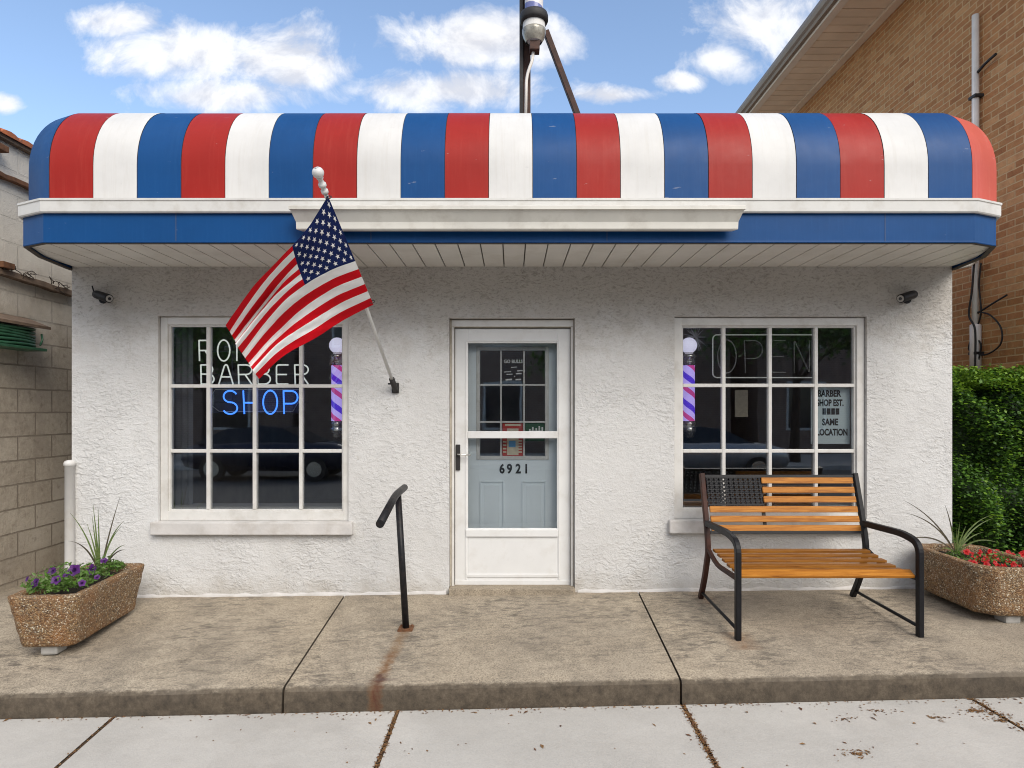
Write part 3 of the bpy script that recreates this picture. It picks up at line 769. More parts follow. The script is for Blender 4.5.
bm = B(); panel(bm, [(bx[21] + .0022, -.735)] + BASE[6:], [(0, 1)] + DIRS[6:]); o = obj('stripe_panel', bm, M['salmon'], canopy); o['label'] = 'pale red end panel of the canopy with light painted in'
# gutter box across the middle
bm = B()
gx0, gx1 = WX(289, -.93), WX(745.5, -.93)
prof = [(-.838, 2.612), (-.880, 2.612), (-.884, 2.617), (-.886, 2.660), (-.900, 2.682), (-.918, 2.710), (-.928, 2.722), (-.940, 2.726), (-.940, 2.748), (-.932, 2.754), (-.838, 2.754)]
n = len(prof); L = [bm.verts.new((gx0 + (y + .94) * .55, y, z)) for y, z in prof]; Rr = [bm.verts.new((gx1 - (y + .94) * .55, y, z)) for y, z in prof]
for i in range(n): bm.faces.new((L[i], L[(i + 1) % n], Rr[(i + 1) % n], Rr[i]))
bm.faces.new(L); bm.faces.new(Rr[::-1])
bmesh.ops.recalc_face_normals(bm, faces=bm.faces)
obj('gutter', bm, M['gutter'], canopy)
# foundation mortar line and pipe stub at the wall base
def footing(x0, x1):
    bm = B(); n = int((x1 - x0) / .06); rows = []
    for i in range(n + 1):
        x = x0 + (x1 - x0) * i / n; z = z_wall(x); w = random.uniform(.006, .022); h = random.uniform(.006, .026)
        rows.append([bm.verts.new(p) for p in ((x, -w, z - .02), (x, -w * .8, z + h * .6), (x, -.002, z + h + .004), (x, .01, z + h))])
    for a, b in zip(rows[:-1], rows[1:]):
        for k in range(3): bm.faces.new((a[k], b[k], b[k + 1], a[k + 1])).smooth = True
    return bm
obj('footing_mortar', footing(-3.44, DW[0] - .02), M['sill'], shop)
bm = footing(DW[1] + .02, 3.44)
obj('footing_mortar', bm, M['sill'], shop)

# =================================================================== NEON AND WINDOW DISPLAYS
def arc(cx, cy, rx, ry, a0, a1, n=10):
    return [(cx + rx * math.cos(R(a0 + (a1 - a0) * k / n)), cy + ry * math.sin(R(a0 + (a1 - a0) * k / n))) for k in range(n + 1)]
GL = {                                                  # single-stroke neon letters on a 0.7 x 1 box
    'R': [[(.08, 0), (.05, 1)] , [(.05, .98), (.40, .98)] + arc(.40, .74, .27, .24, 90, -90) + [(.08, .5)], [(.36, .5), (.68, 0)]],
    'O': [arc(.35, .5, .31, .5, 90, 450, 24)],
    'N': [[(.06, 0), (.06, 1), (.64, 0), (.64, 1)]],
    'S': [arc(.36, .745, .29, .245, 25, 270, 14)[:-1] + arc(.36, .25, .31, .25, 90, -155, 14)],
    'B': [[(.08, 0), (.06, 1)], [(.06, .98), (.36, .98)] + arc(.36, .75, .24, .23, 90, -90) + [(.08, .52)], [(.36, .52)] + arc(.38, .27, .28, .25, 90, -90) + [(.08, .02)]],
    'A': [[(.02, 0), (.28, .94), (.36, 1.0), (.42, .94), (.68, 0)], [(.13, .38), (.58, .38)]],
    'E': [[(.62, .98), (.08, .98), (.08, .02), (.62, .02)], [(.08, .5), (.55, .5)]],
    'H': [[(.05, 1), (.10, 0)], [(.62, 1), (.62, 0)], [(.08, .48), (.62, .48)]],
    'P': [[(.08, 0), (.05, 1)], [(.05, .98), (.40, .98)] + arc(.40, .71, .27, .27, 90, -90) + [(.08, .44)]],
    "'": [[(.12, 1), (.06, .78)]],
}
def neon(bm, s, x, z, w, h, y, r, gap=.28, lens=None):
    for ch in s:
        for st in GL[ch]:
            pts = [(x + p[0] / .7 * w, y, z + p[1] * h) for p in st]
            if ch != 'O' and len(st) > 2: pts = fillet(pts, .02, 3) if ch in 'NAE' else pts
            tube(bm, pts, r, 8, 0, closed=False)
        x += (w * .35 if ch == "'" else w) + gap * w
YN = .17
t = thing('neon_sign', "neon sign reading RON'S BARBER SHOP hung behind the left window", 'neon sign', (WX(254, YN), YN, WZ(414, YN)))
w1 = .118
bm = B(); neon(bm, "RON'S", WX(198, YN), WZ(361, YN), .112, WZ(340, YN) - WZ(361, YN), YN, .0062, .37); o = obj('neon_lettering', bm, M['tubewhite'], t); o['label'] = "dim white tube lettering RON'S"
bm = B(); neon(bm, 'BARBER', WX(199.5, YN), WZ(384.5, YN), .125, WZ(364.5, YN) - WZ(384.5, YN), YN, .0062, .225); o = obj('neon_lettering', bm, M['tubewhite'], t); o['label'] = 'dim white tube lettering BARBER'
bm = B(); neon(bm, 'SHOP', WX(222, YN), WZ(414, YN), .130, WZ(390.5, YN) - WZ(414, YN), YN, .0068, .26); o = obj('neon_lettering', bm, M['tubeblue'], t); o['label'] = 'glowing blue tube lettering SHOP'
bm = B()
hx = [(206, 402), (214, 389.5), (298, 389.5), (300, 398), (292, 411.5), (218, 411.5)]
tube(bm, [(WX(a, YN), YN + .02, WZ(b, YN)) for a, b in hx], .004, 6, closed=True); obj('border_tube', bm, M['tubeoff'], t)
bm = B(); z0, z1 = WZ(415.5, YN), WZ(337, YN)
for px in (207, 231, 279, 304): tube(bm, [(WX(px, YN), YN + .022, z0), (WX(px, YN), YN + .022, z1)], .003, 6)
for py in (351, 374, 402): tube(bm, [(WX(200, YN), YN + .022, WZ(py, YN)), (WX(308, YN), YN + .022, WZ(py, YN))], .003, 6)
obj('hanging_frame', bm, M['signback'], t)
bm = B(); box(bm, WX(208, YN), WX(300, YN), YN + .032, YN + .038, WZ(413, YN), WZ(388, YN), .002); obj('backing_plate', bm, M['signback'], t)
t = thing('neon_sign', 'unlit neon OPEN sign with rounded border in the right window', 'neon sign', (WX(766, YN), YN, WZ(378, YN)))
bm = B()
rx0, rx1, rz0, rz1, rr_ = WX(712.8, YN), WX(815.5, YN), WZ(377.6, YN), WZ(334.8, YN), .035
pts = []
for cx_, cz_, a in ((rx1 - rr_, rz1 - rr_, 0), (rx0 + rr_, rz1 - rr_, 90), (rx0 + rr_, rz0 + rr_, 180), (rx1 - rr_, rz0 + rr_, 270)):
    pts += [(p[0], YN, p[1]) for p in arc(cx_, cz_, rr_, rr_, a, a + 90, 6)]
tube(bm, pts, .005, 8, closed=True); obj('border_tube', bm, M['tubeglow'], t)
bm = B(); hh = WZ(340, YN) - WZ(373, YN)
for ch, px, w in (('O', 716.5, .17), ('P', 743, .165), ('E', 769, .15), ('N', 792.5, .15)): neon(bm, ch, WX(px, YN), WZ(373, YN), w, hh, YN, .005)
obj('neon_lettering', bm, M['tubeoff'], t)

def barber_pole(px, label, k):
    y = .20; s = (5 + y) / F
    x = WX(px, y); zt = WZ(345.5, y)
    t = thing('barber_pole', label, 'barber pole', (x, y, WZ(437, y)), 'lit barber poles inside the windows')
    z = lambda p: WZ(p, y) - WZ(345.5, y) + zt
    bm = B(); lathe(bm, [(0, z(353.5))] + [(8 * s * math.sin(R(a)), z(345.5) - 8 * s * math.cos(R(a))) for a in range(12, 180, 12)] + [(0, z(337.5))], (x, y, 0)); obj('globe', bm, M['globe'], t)
    bm = B(); lathe(bm, [(0, z(352)), (4.5 * s, z(352.4)), (5 * s, z(354)), (7.3 * s, z(355)), (7.3 * s, z(358)), (6 * s, z(359)), (6.6 * s, z(362)), (6.6 * s, z(365.5)), (0, z(365.5))], (x, y, 0)); obj('cap', bm, M['chrome'], t)
    bm = B(); lathe(bm, [(5.9 * s, z(421.6)), (5.9 * s, z(365))], (x, y, 0)); obj('striped_cylinder', bm, M['polestripe'], t)
    bm = B(); lathe(bm, [(0, z(421)), (6.6 * s, z(421)), (6.8 * s, z(425)), (5.6 * s, z(426.5)), (7.2 * s, z(428.5)), (7.2 * s, z(431)), (5 * s, z(433)), (4.6 * s, z(437)), (0, z(438))], (x, y, 0)); obj('base', bm, M['chrome'], t)
    bm = B(); box(bm, x - .02, x + .02, y + .06, y + .24, z(440), z(435), .003); obj('bracket', bm, M['darksteel'], t)
barber_pole(337.3, 'lit barber pole beside the neon lettering, just right of the flag', 0)
barber_pole(688.8, 'lit barber pole at the left edge of the right window', 1)
# letter board
YB = .125
t = thing('letter_board', 'pale blue letter board propped in the right window', 'letter board', (WX(832, YB), YB, WZ(444, YB)))
bm = B(); box(bm, WX(811, YB), WX(850, YB), YB, YB + .012, WZ(444, YB), WZ(387.5, YB), .002); obj('board', bm, M['board'], t)
for s, px, py, sx in (('BARBER', 829, 396.5, 1), ('SHOP EST.', 830, 405.8, 1), ('SAME', 830, 425, 1), ('LOCATION', 832, 435.2, 1)):
    bm = B(); text(bm, s, WX(px, YB), YB - .002, WZ(py, YB), .072, {'BARBER': .74, 'SHOP EST.': .66, 'SAME': .74, 'LOCATION': .68}[s], bold=.003); obj('lettering', bm, M['ink'], t)
for i in range(4):
    bm = B(); a = 822.3 + i * 4.4; face(bm, [(WX(a, YB), YB - .002, WZ(414.6, YB)), (WX(a + 3.7, YB), YB - .002, WZ(414.6, YB)), (WX(a + 3.7, YB), YB - .002, WZ(408.3, YB)), (WX(a, YB), YB - .002, WZ(408.3, YB))]); obj('black_tile', bm, M['ink'], t)
# a few dim things behind the panes
yp = .9
bm = B(); x0, x1 = WX(735, yp), WX(748, yp); box(bm, x0, x1, yp, yp + .01, WZ(417, yp), WZ(390, yp), .002)
o = obj('wall_calendar', bm, M['paper']); tag(o, 'cream paper calendar hanging inside the right window', 'calendar')
bm = B()
for i in range(7):
    xa = WX(168.5, .19) + i * .026; pts = []
    xb = xa + .026
    f = bm.faces.new([bm.verts.new(p) for p in ((xa, .21 + .018 * (i % 2), .57), (xb, .21 + .018 * ((i + 1) % 2), .57), (xb, .21 + .018 * ((i + 1) % 2), 2.17), (xa, .21 + .018 * (i % 2), 2.17))])
bmesh.ops.solidify(bm, geom=bm.faces[:], thickness=.003)
o = obj('curtain', bm, M['curtain']); tag(o, 'narrow grey pleated curtain at the left edge of the left window', 'curtain')
# spiky tinsel plant behind the right-hand barber pole
bm = B()
for i in range(26):
    a = random.uniform(0, 6.28); l = random.uniform(.06, .16); c = Vector((WX(696, .33), .33, WZ(337, .33)))
    d = Vector((math.cos(a), random.uniform(-.4, .4), math.sin(a))).normalized()
    s = d.cross(Vector((0, 1, 0))).normalized() * .006
    face(bm, [c - s, c + s, c + d * l])
for f in list(bm.faces): pass
o = obj('spiky_plant', bm, M['decal']); tag(o, 'pale spiky plant behind the lit barber pole of the right window', 'plant')

# =================================================================== FLAG
Bk = Vector((WX(394.5, -.05), -.05, WZ(386.5, -.05))); yt = -1.33
Tp = Vector((WX(321, yt), yt, WZ(181, yt))); dl = Tp - Bk
t = thing('flag', 'stars and stripes flag on a white pole angled out from the wall', 'flag', tuple(Bk), None)
bm = B(); tube(bm, [Bk, Bk + dl * .965], .0125, 12); pole = obj('flagpole', bm, M['pole'], t)
bm = B(); u = dl.normalized()
prof = [(-.01, .014), (0, .014), (.004, .021), (.03, .021), (.034, .015), (.060, .016), (.064, .023), (.088, .023), (.092, .016), (.128, .014), (.132, .020), (.15, .020), (.154, .017)] + [(.184 - .046 * math.cos(R(a)), .034 * math.sin(R(a))) for a in range(30, 180, 15)] + [(.218, .002)]
tube(bm, [Bk + dl * .955 + u * p * .7 for p, r in prof], [r for p, r in prof], 16); obj('finial', bm, M['pole'], pole)
bm = B(); box(bm, Bk.x - .028, Bk.x + .028, -.022, .004, Bk.z - .05, Bk.z + .03, .006); tube(bm, [Bk - u * .03 + Vector((0, .01, -.01)), Bk + u * .085], .022, 12)
tube(bm, [Bk + Vector((-.045, -.03, .02)), Bk + Vector((.02, -.03, .02))], .007, 8); obj('wall_bracket', bm, M['darksteel'], t)
def on_pole(px):                                        # pole point that projects to a given column
    k = (px - 512) / F
    return Bk + dl * ((k * (5 + Bk.y) - Bk.x) / (dl.x - k * dl.y))
A_, B_ = on_pole(327) + Vector((.016, -.034, 0)), on_pole(365.5) + Vector((.062, -.034, 0))
def at(px, py, D): return Vector(((px - 512) / F * D, D - 5, CZ + (410 - py) / F * D))
D_, C_ = at(227, 327, 3.93), at(259, 379, 4.22)
# intermediate control columns so that the upper edge sags and the fly gathers into folds (s = 0 hoist .. 1 fly)
ctl_top = [A_, at(307, 229, 3.76), at(282, 258, 3.80), at(255, 288, 3.86), D_]
ctl_bot = [B_, at(344, 320, 4.36), at(316, 338, 4.30), at(284, 356, 4.24), C_]
ctl_mid = [(A_ * .46 + B_ * .54), at(325, 271, 4.02), at(291, 294, 4.05), at(265, 322, 4.10), at(241, 352, 4.05)]
def spl(c, s):
    s = max(0, min(.9999, s)) * (len(c) - 1); i = int(s); f = s - i
    p0, p1, p2, p3 = c[max(i - 1, 0)], c[i], c[i + 1], c[min(i + 2, len(c) - 1)]
    return .5 * ((2 * p1) + (p2 - p0) * f + (2 * p0 - 5 * p1 + 4 * p2 - p3) * f * f + (3 * p1 - p0 - 3 * p2 + p3) * f ** 3)
def cloth(s, v):
    a, m, b = spl(ctl_top, s), spl(ctl_mid, s), spl(ctl_bot, s)
    q = 7 / 13
    if v < q: p = a.lerp(m, v / q)
    else: p = m.lerp(b, (v - q) / (1 - q))
    quad = a * ((1 - v) ** 2) + (m * 2 - (a + b) * .5) * (2 * v * (1 - v)) + b * v * v
    p = p.lerp(quad, .6)
    amp = .058 * min(1, s * s * 2.2) * (1 - .75 * v ** 4)
    wv = math.sin(2 * math.pi * (2.1 * v + .25 * s) + .6) * amp + math.sin(2 * math.pi * (4.3 * v - .5 * s)) * amp * .35
    wr = mnoise.noise(Vector((s * 7 + v * 3, v * 16, 0))) * .010 + mnoise.noise(Vector((s * 22, v * 26, 3))) * .004
    return p + Vector((.25, -1, .1)) * (wv + wr * min(1, s * 4))
NS, NV = 80, 78
bm = B()
g = [[bm.verts.new(cloth(i / NS, j / NV)) for j in range(NV + 1)] for i in range(NS + 1)]
for i in range(NS):
    for j in range(NV):
        f = bm.faces.new((g[i][j], g[i + 1][j], g[i + 1][j + 1], g[i][j + 1])); f.smooth = True
        st = int(j / NV * 13)
        f.material_index = 2 if (i < NS * .4 and j < NV * 7 / 13) else (0 if st % 2 == 0 else 1)
def nrm(s, v):
    e = .004; a = cloth(s + e, v) - cloth(s - e, v); b = cloth(s, v + e) - cloth(s, v - e); return a.cross(b).normalized()
for row in range(9):
    for c in range(6 if row % 2 == 0 else 5):
        sc_ = .4 * ((c + .5) / 6 if row % 2 == 0 else (c + 1) / 6); vc = 7 / 13 * (row + .8) / 9.6
        pts = []
        for k in range(10):
            rad = .029 if k % 2 == 0 else .0115
            a = math.pi / 2 + k * math.pi / 5
            pts.append((sc_ + rad * .62 * math.cos(a), vc - rad * math.sin(a)))
        for sg in (-1, 1):
            vs = [bm.verts.new(cloth(*p) + nrm(*p) * .0022 * sg) for p in pts]; cv = bm.verts.new(cloth(sc_, vc) + nrm(sc_, vc) * .0025 * sg)
            for k in range(10): bm.faces.new((cv, vs[k], vs[(k + 1) % 10])).material_index = 1
obj('flag_cloth', bm, [M['flagred'], M['flagwhite'], M['flagblue']], pole)
for s_ in (.012, .97):
    bm = B(); p = A_.lerp(B_, s_); tube(bm, [p + (u.cross(Vector((0, 0, 1))).normalized() * math.cos(a) + u.cross(u.cross(Vector((0, 0, 1)))).normalized() * math.sin(a)) * .016 for a in [k * math.pi / 6 for k in range(12)]], .003, 6, closed=True); obj('flag_ring', bm, M['darksteel'], pole)

# =================================================================== SECURITY CAMERAS
def sec_camera(px, py, s, label):
    x, z = WX(px, -.06), WZ(py, -.06)
    t = thing('security_camera', label, 'security camera', (x, 0, z), 'security cameras under the canopy')
    d = Vector((.84 * s, -.46, -.26)).normalized(); c = Vector((x, -.075, z)) - d * .055
    bm = B(); prof = [(-.05, .022), (-.045, .032), (.0, .034), (.05, .034), (.135, .034), (.141, .031)]
    tube(bm, [c + d * p for p, r in prof], [r for p, r in prof], 16); body = obj('body', bm, M['black'], t)
    bm = B(); tube(bm, [c + d * .1405, c + d * .143], [.027, .026], 16, 0); tube(bm, [c + d * .1425, c + d * .146], [.013, .011], 12, 1); obj('lens', bm, [M['stone'], M['sideglass']], body)
    up = d.cross(Vector((0, 0, 1))).cross(d).normalized()
    bm = B(); tube(bm, fillet([c - d * .02, c - d * .03 + Vector((0, .04, -.03)), Vector((c.x - .0, .003, z - .012))], .03), .011, 10)
    tube(bm, [(c.x, .001, z - .012), (c.x, -.012, z - .012)], .03, 16); obj('mount', bm, M['black'], t)
    if s > 0:
        bm = B(); a = c - d * .05; tube(bm, [a, a + Vector((-.012, 0, .005)), a + Vector((-.030, 0, .066))], [.006, .006, .005], 8); obj('antenna', bm, M['black'], t)
sec_camera(104.5, 297, 1, 'small black security camera with antenna, left of the flag window')
sec_camera(905.5, 297, -1, 'small black security camera without antenna, above the hedge side of the bench')

# =================================================================== HANDRAIL
yb = -.69; x = WX(406, yb); zb = z_slab(x, yb)
t = thing('handrail', 'short black grab rail on a single post beside the shop door', 'handrail', (x, yb, zb))
top = Vector((WX(398, -.63), -.63, WZ(494, -.63)))
bm = B(); tube(bm, [(x, yb, zb), top], .0225, 14); obj('post', bm, M['rail'], t)
P1, P2, P3 = at(380, 524, 3.62), at(395.5, 495, 4.2), at(404.5, 487.5, 4.55)
bm = B(); tube(bm, fillet([P1, P2, P3], .12, 6), .0245, 16); obj('rail', bm, M['rail'], t)
bm = B(); box(bm, x - .05, x + .05, yb - .05, yb + .05, zb - .006, zb + .008, .002)
for a, b in ((-1, -1), (1, -1), (1, 1), (-1, 1)): tube(bm, [(x + a * .036, yb + b * .036, zb), (x + a * .036, yb + b * .036, zb + .016)], .008, 6)
obj('base_plate', bm, M['rust'], t)

# =================================================================== BENCH
t = thing('park_bench', 'slatted wooden bench with black metal frame under the right window', 'bench', (2.05, -.45, z_slab(2.05, -.45)))
XL, XR = 1.435, 2.590
def zs(x, y): return z_slab(x, y) + .004
for x, m, lab in ((XL, M['rustblack'], 'rust speckled left end frame'), (XR, M['black'], None)):
    def P(y, z): return (x, y, z)
    zb_, zf_ = zs(x, -.08), zs(x, -.87)
    lean = .0
    bm = B(); path = fillet([P(-.075, zb_), P(-.175, .19), P(-.265, .42), P(-.235, .56), P(-.105, .965)], .18, 5); sweep(bm, path, rsec(.034, .042), (1, 0, 0)); rl = obj('leg', bm, m, t)
    if lab: rl['label'] = 'rust brown rear leg'
    bm = B(); path = fillet([P(-.872, zf_), P(-.872, .598), P(-.70, .628), P(-.235, .612)], .13, 7); sweep(bm, path, rsec(.034, .042), (1, 0, 0)); obj('leg', bm, M['black'], t)
    bm = B(); path = fillet([P(-.255, .435), P(-.45, .36), P(-.862, .372)], .15, 5); sweep(bm, path, rsec(.026, .03), (1, 0, 0)); obj('seat_rail', bm, m, t)
    bm = B(); tube(bm, [P(-.095, zb_ + .05), P(-.862, zf_ + .06)], .011, 10); obj('stretcher', bm, M['black'], t)
# back frame and slats
by = lambda z: -.235 + (z - .56) / (.965 - .56) * .13       # reclining back plane
xl, xr = XL + .02, XR - .02
ny = Vector((0, -.952, .306))
def backbar(bm, x0, x1, zc, hh, th, out=0.0, mat=0):
    d = Vector((0, .305, .952)) * (hh / 2); o = Vector((0, -.952, .305))
    c0 = Vector((x0, by(zc), zc)) + o * out; c1 = Vector((x1, by(zc), zc)) + o * out
    hexa(bm, [c0 - d - o * th / 2, c1 - d - o * th / 2, c1 - d + o * th / 2, c0 - d + o * th / 2][::-1] + [c0 + d - o * th / 2, c1 + d - o * th / 2, c1 + d + o * th / 2, c0 + d + o * th / 2][::-1], mat)
bm = B(); backbar(bm, xl, xr, .945, .020, .022); backbar(bm, xl, xr, .548, .022, .022)
xm = XL + .435
for zz in [.56 + .0475 * i for i in range(0, 4)]: backbar(bm, xm - .012, xm + .012, zz + .02, .048, .012, -.012)
backbar(bm, xm - .010, xm + .010, .84, .20, .012, -.012)
obj('back_frame', bm, M['black'], t)
zsl = [.915, .846, .778, .708, .640, .575]
for i, zc in enumerate(zsl):
    bm = B(); a = xm + .006 if i < 3 else xl + .012
    backbar(bm, a, xr - .006, zc, .046, .016, .004)
    bmesh.ops.recalc_face_normals(bm, faces=bm.faces)
    bmesh.ops.bevel(bm, geom=bm.edges[:], offset=.003, segments=2, affect='EDGES'); obj('back_slat', bm, M['wood'], t)
# cast panel of pierced stars
bm = B(); ca, cb, za, zt_ = xl + .008, xm - .004, .742, .936; nx, nz = 11, 7
def PB(x, z, o): return Vector((x, by(z), z)) + Vector((0, -.952, .305)) * o
cw, ch = (cb - ca) / nx, (zt_ - za) / nz
for i in range(nx):
    for j in range(nz):
        cx_, cz_ = ca + (i + .5) * cw, za + (j + .5) * ch; oc, ic = [], []
        for k in range(20):
            a = math.pi / 2 + k * math.pi / 10; q = 1 / max(abs(math.cos(a)), abs(math.sin(a)))
            oc.append((cx_ + math.cos(a) * q * cw / 2, cz_ + math.sin(a) * q * ch / 2))
            r_ = (.42, .29, .20, .29)[k % 4] * min(cw, ch); ic.append((cx_ + math.cos(a) * r_, cz_ + math.sin(a) * r_))
        vo = [bm.verts.new(PB(p[0], p[1], .007)) for p in oc]; vi = [bm.verts.new(PB(p[0], p[1], .009)) for p in ic]; vb = [bm.verts.new(PB(p[0], p[1], -.002)) for p in ic]
        for k in range(20):
            k2 = (k + 1) % 20; bm.faces.new((vo[k], vo[k2], vi[k2], vi[k])); bm.faces.new((vi[k], vi[k2], vb[k2], vb[k]))
for q in ((ca - .006, cb + .006, zt_ - .004, zt_ + .008), (ca - .006, cb + .006, za - .008, za + .004)): backbar(bm, q[0], q[1], (q[2] + q[3]) / 2, q[3] - q[2], .016, .004)
obj('star_panel', bm, M['black'], t)
# seat slats
ys = [-.325, -.425, -.525, -.625, -.725, -.832]
for i, y in enumerate(ys):
    z = .43 - (.43 - .392) * min(1, (i / 3.5)) + (.004 if i == 5 else 0)
    w = .066 if i < 5 else .064
    bm = B(); box(bm, XL + .022 if i < 5 else XL + .02, XR - .022, y - w / 2, y + w / 2, z - .009, z + .009, .003)
    if i == 5: bmesh.ops.rotate(bm, verts=bm.verts, cent=(0, y, z), matrix=Matrix.Rotation(R(28), 3, 'X'))
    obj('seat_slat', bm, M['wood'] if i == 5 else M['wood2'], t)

t.location.y -= .095; t.location.z -= .005

# =================================================================== PLANTERS
def planter(x0, x1, y0, y1, h, slope, cham, mat, label, lift=.05, rot=0.0, seed=1):
    rnd = random.Random(seed)
    cx_, cy_ = (x0 + x1) / 2, (y0 + y1) / 2; zb = z_slab(cx_, cy_)
    t = thing('planter', label, 'planter', (cx_, cy_, zb), 'pebbled concrete planters')
    def ring(ins, z, c):
        a0, a1, b0, b1 = x0 + ins, x1 - ins, y0 + ins, y1 - ins
        P = [(a0 + c, b0), (a1 - c, b0), (a1, b0 + c), (a1, b1 - c), (a1 - c, b1), (a0 + c, b1), (a0, b1 - c), (a0, b0 + c)]
        out = []
        for i in range(8):
            p, q = P[i], P[(i + 1) % 8]; n = max(1, int(math.hypot(q[0] - p[0], q[1] - p[1]) / .03))
            n = [14, 3, 24, 3, 14, 3, 24, 3][i]
            for k in range(n): out.append((p[0] + (q[0] - p[0]) * k / n, p[1] + (q[1] - p[1]) * k / n, z))
        return out
    bm = B(); zb2 = zb + lift
    levels = [(slope + .012, zb2), (slope, zb2 + .01)] + [(slope * (1 - k / 10), zb2 + .01 + (h - .02) * k / 10) for k in range(1, 11)] + [(.006, zb2 + h), (.045, zb2 + h), (.052, zb2 + h - .012), (.06, zb2 + h - .09)]
    rows = []
    for ins, z in levels:
        rows.append([bm.verts.new((p[0] + rnd.uniform(-.0028, .0028), p[1] + rnd.uniform(-.0028, .0028), p[2] + rnd.uniform(-.002, .002))) for p in ring(ins, z, cham)])
    for a, b in zip(rows[:-1], rows[1:]):
        n = len(a)
        for i in range(n):
            f = bm.faces.new((a[i], a[(i + 1) % n], b[(i + 1) % n], b[i])); f.smooth = True
    bm.faces.new(rows[0][::-1])
    obj('trough', bm, mat, t)
    bm = B(); n = len(rows[-1]) if False else 0
    rr = ring(.055, zb2 + h - .055, cham)
    c = bm.verts.new((cx_, cy_, zb2 + h - .04)); vs = [bm.verts.new((p[0], p[1], p[2] + rnd.uniform(-.01, .01))) for p in rr]
    for i in range(len(vs)): bm.faces.new((c, vs[i], vs[(i + 1) % len(vs)]))
    obj('soil', bm, M['soil'], t)
    for fx, fy in ((cx_ - .005, y0 + slope + .09), (cx_ - .005, y1 - slope - .09)):
        bm = B(); box(bm, fx - .05, fx + .05, fy - .055, fy + .055, zb - .01, zb2 + .004, .012); obj('foot', bm, M['stone'], t)
    if rot: t.rotation_euler.z = rot
    return t, zb2 + h
pl, zL = planter(-3.125, -2.70, -1.12, -.27, .33, .05, .03, M['pebble'], 'rust tinted pebbled concrete planter with purple flowers at the left wall', seed=3, rot=R(4))
pr, zR = planter(3.085, 3.60, -.84, -.05, .325, .03, .09, M['pebble2'], 'pebbled concrete planter with red flowers between the bench and the hedge', seed=5)

def leafclump(bm, c, rad, n, size, mats=1, flat=.8):
    for _ in range(n):
        d = Vector((random.gauss(0, 1), random.gauss(0, 1), abs(random.gauss(0, flat)))).normalized() * rad * random.random() ** .4
        p = Vector(c) + d
        a = Vector((random.gauss(0, 1), random.gauss(0, 1), random.gauss(.3, .7))).normalized(); b = a.cross(Vector((random.gauss(0, 1), random.gauss(0, 1), random.gauss(0, 1)))).normalized()
        l = size * random.uniform(.7, 1.3); w = l * .42; n_ = a.cross(b)
        face(bm, [p - a * l * .5, p - b * w * .5 + n_ * w * .15, p + a * l * .5, p + b * w * .5 + n_ * w * .15], random.randrange(mats))
def petunia(bm, p, r, facing):
    f = Vector(facing).normalized(); a = f.cross(Vector((.3, .2, 1))).normalized(); b = f.cross(a); n = 25
    c = bm.verts.new(Vector(p) - f * r * .55); ri = []; ro = []
    ph = random.uniform(0, 6)
    for k in range(n):
        th = 2 * math.pi * k / n; rr = r * (1 + .12 * math.cos(5 * th + ph)); d = a * math.cos(th) + b * math.sin(th)
        ri.append(bm.verts.new(Vector(p) + d * rr * .36 - f * r * .12)); ro.append(bm.verts.new(Vector(p) + d * rr + f * r * .12 * math.sin(10 * th)))
    for k in range(n):
        k2 = (k + 1) % n
        bm.faces.new((c, ri[k], ri[k2])).material_index = 1; q = bm.faces.new((ri[k], ro[k], ro[k2], ri[k2])); q.material_index = 0; q.smooth = True
def spike(name, label, base, blades, seed):
    rnd = random.Random(seed); base = Vector(base)
    t = thing(name, label, 'plant', tuple(base))
    for tip, bend, m in blades:
        bm = B(); tip = Vector(tip); n = 12; mid = base.lerp(tip, .5) + Vector(bend); L, Rr = [], []
        side = (tip - base).cross(Vector((0, -1, .2))).normalized()
        for k in range(n + 1):
            s = k / n; p = base * (1 - s) ** 2 + mid * 2 * s * (1 - s) + tip * s * s
            w = .0062 * (1 - s ** 2.2) + .0005
            L.append((p - side * w, p + Vector((0, .003, 0)), p + side * w))
        vs = [[bm.verts.new(q) for q in tr] for tr in L]
        for i in range(n):
            for k in (0, 1): bm.faces.new((vs[i][k], vs[i][k + 1], vs[i + 1][k + 1], vs[i + 1][k])).smooth = True
        obj('blade', bm, M['blade'] if m else M['bladebrown'], t)
# left planter planting
yS = -.46; b0 = (WX(100, yS), yS, zL - .05)
def pt(px, py, y): return (WX(px, y), y, WZ(py, y))
spike('spike_plant', 'spiky grass plant behind the purple flowers', b0,
      [(pt(93, 505, yS), (0, 0, .05), 1), (pt(98, 508, yS - .05), (.0, 0, .04), 1), (pt(124, 521, yS - .1), (-.03, 0, .10), 1), (pt(121, 527, yS + .05), (-.03, 0, .08), 1), (pt(70, 513, yS - .05), (.03, 0, .08), 1),
       (pt(68, 541, yS - .1), (.04, 0, .12), 0), (pt(120, 497, yS + .05), (-.02, 0, .0), 0), (pt(126, 550, yS - .15), (-.0, 0, .11), 0), (pt(92, 516, yS), (0, 0, .0), 1), (pt(87, 524, yS), (.01, 0, .04), 1), (pt(125, 545, yS - .2), (.0, 0, .10), 1)], 1)
fl = thing('petunia_plant', 'purple petunias in green leaves in the left planter', 'flowers', (-2.9, -.75, zL - .06))
bm = B()
for px, py, y, n, r in ((50, 580, -.85, 260, .115), (64, 577, -.72, 260, .12), (85, 573, -.62, 220, .10), (104, 566, -.52, 200, .09), (40, 586, -1.0, 130, .07), (56, 587, -1.0, 110, .06), (30, 584, -.92, 60, .06), (75, 582, -.88, 200, .10), (95, 574, -.70, 180, .10), (112, 566, -.50, 160, .08), (62, 585, -.98, 150, .08), (118, 563, -.42, 80, .05)): leafclump(bm, pt(px, py + 4, y), r * 1.05, int(n * .62), .034, 3)
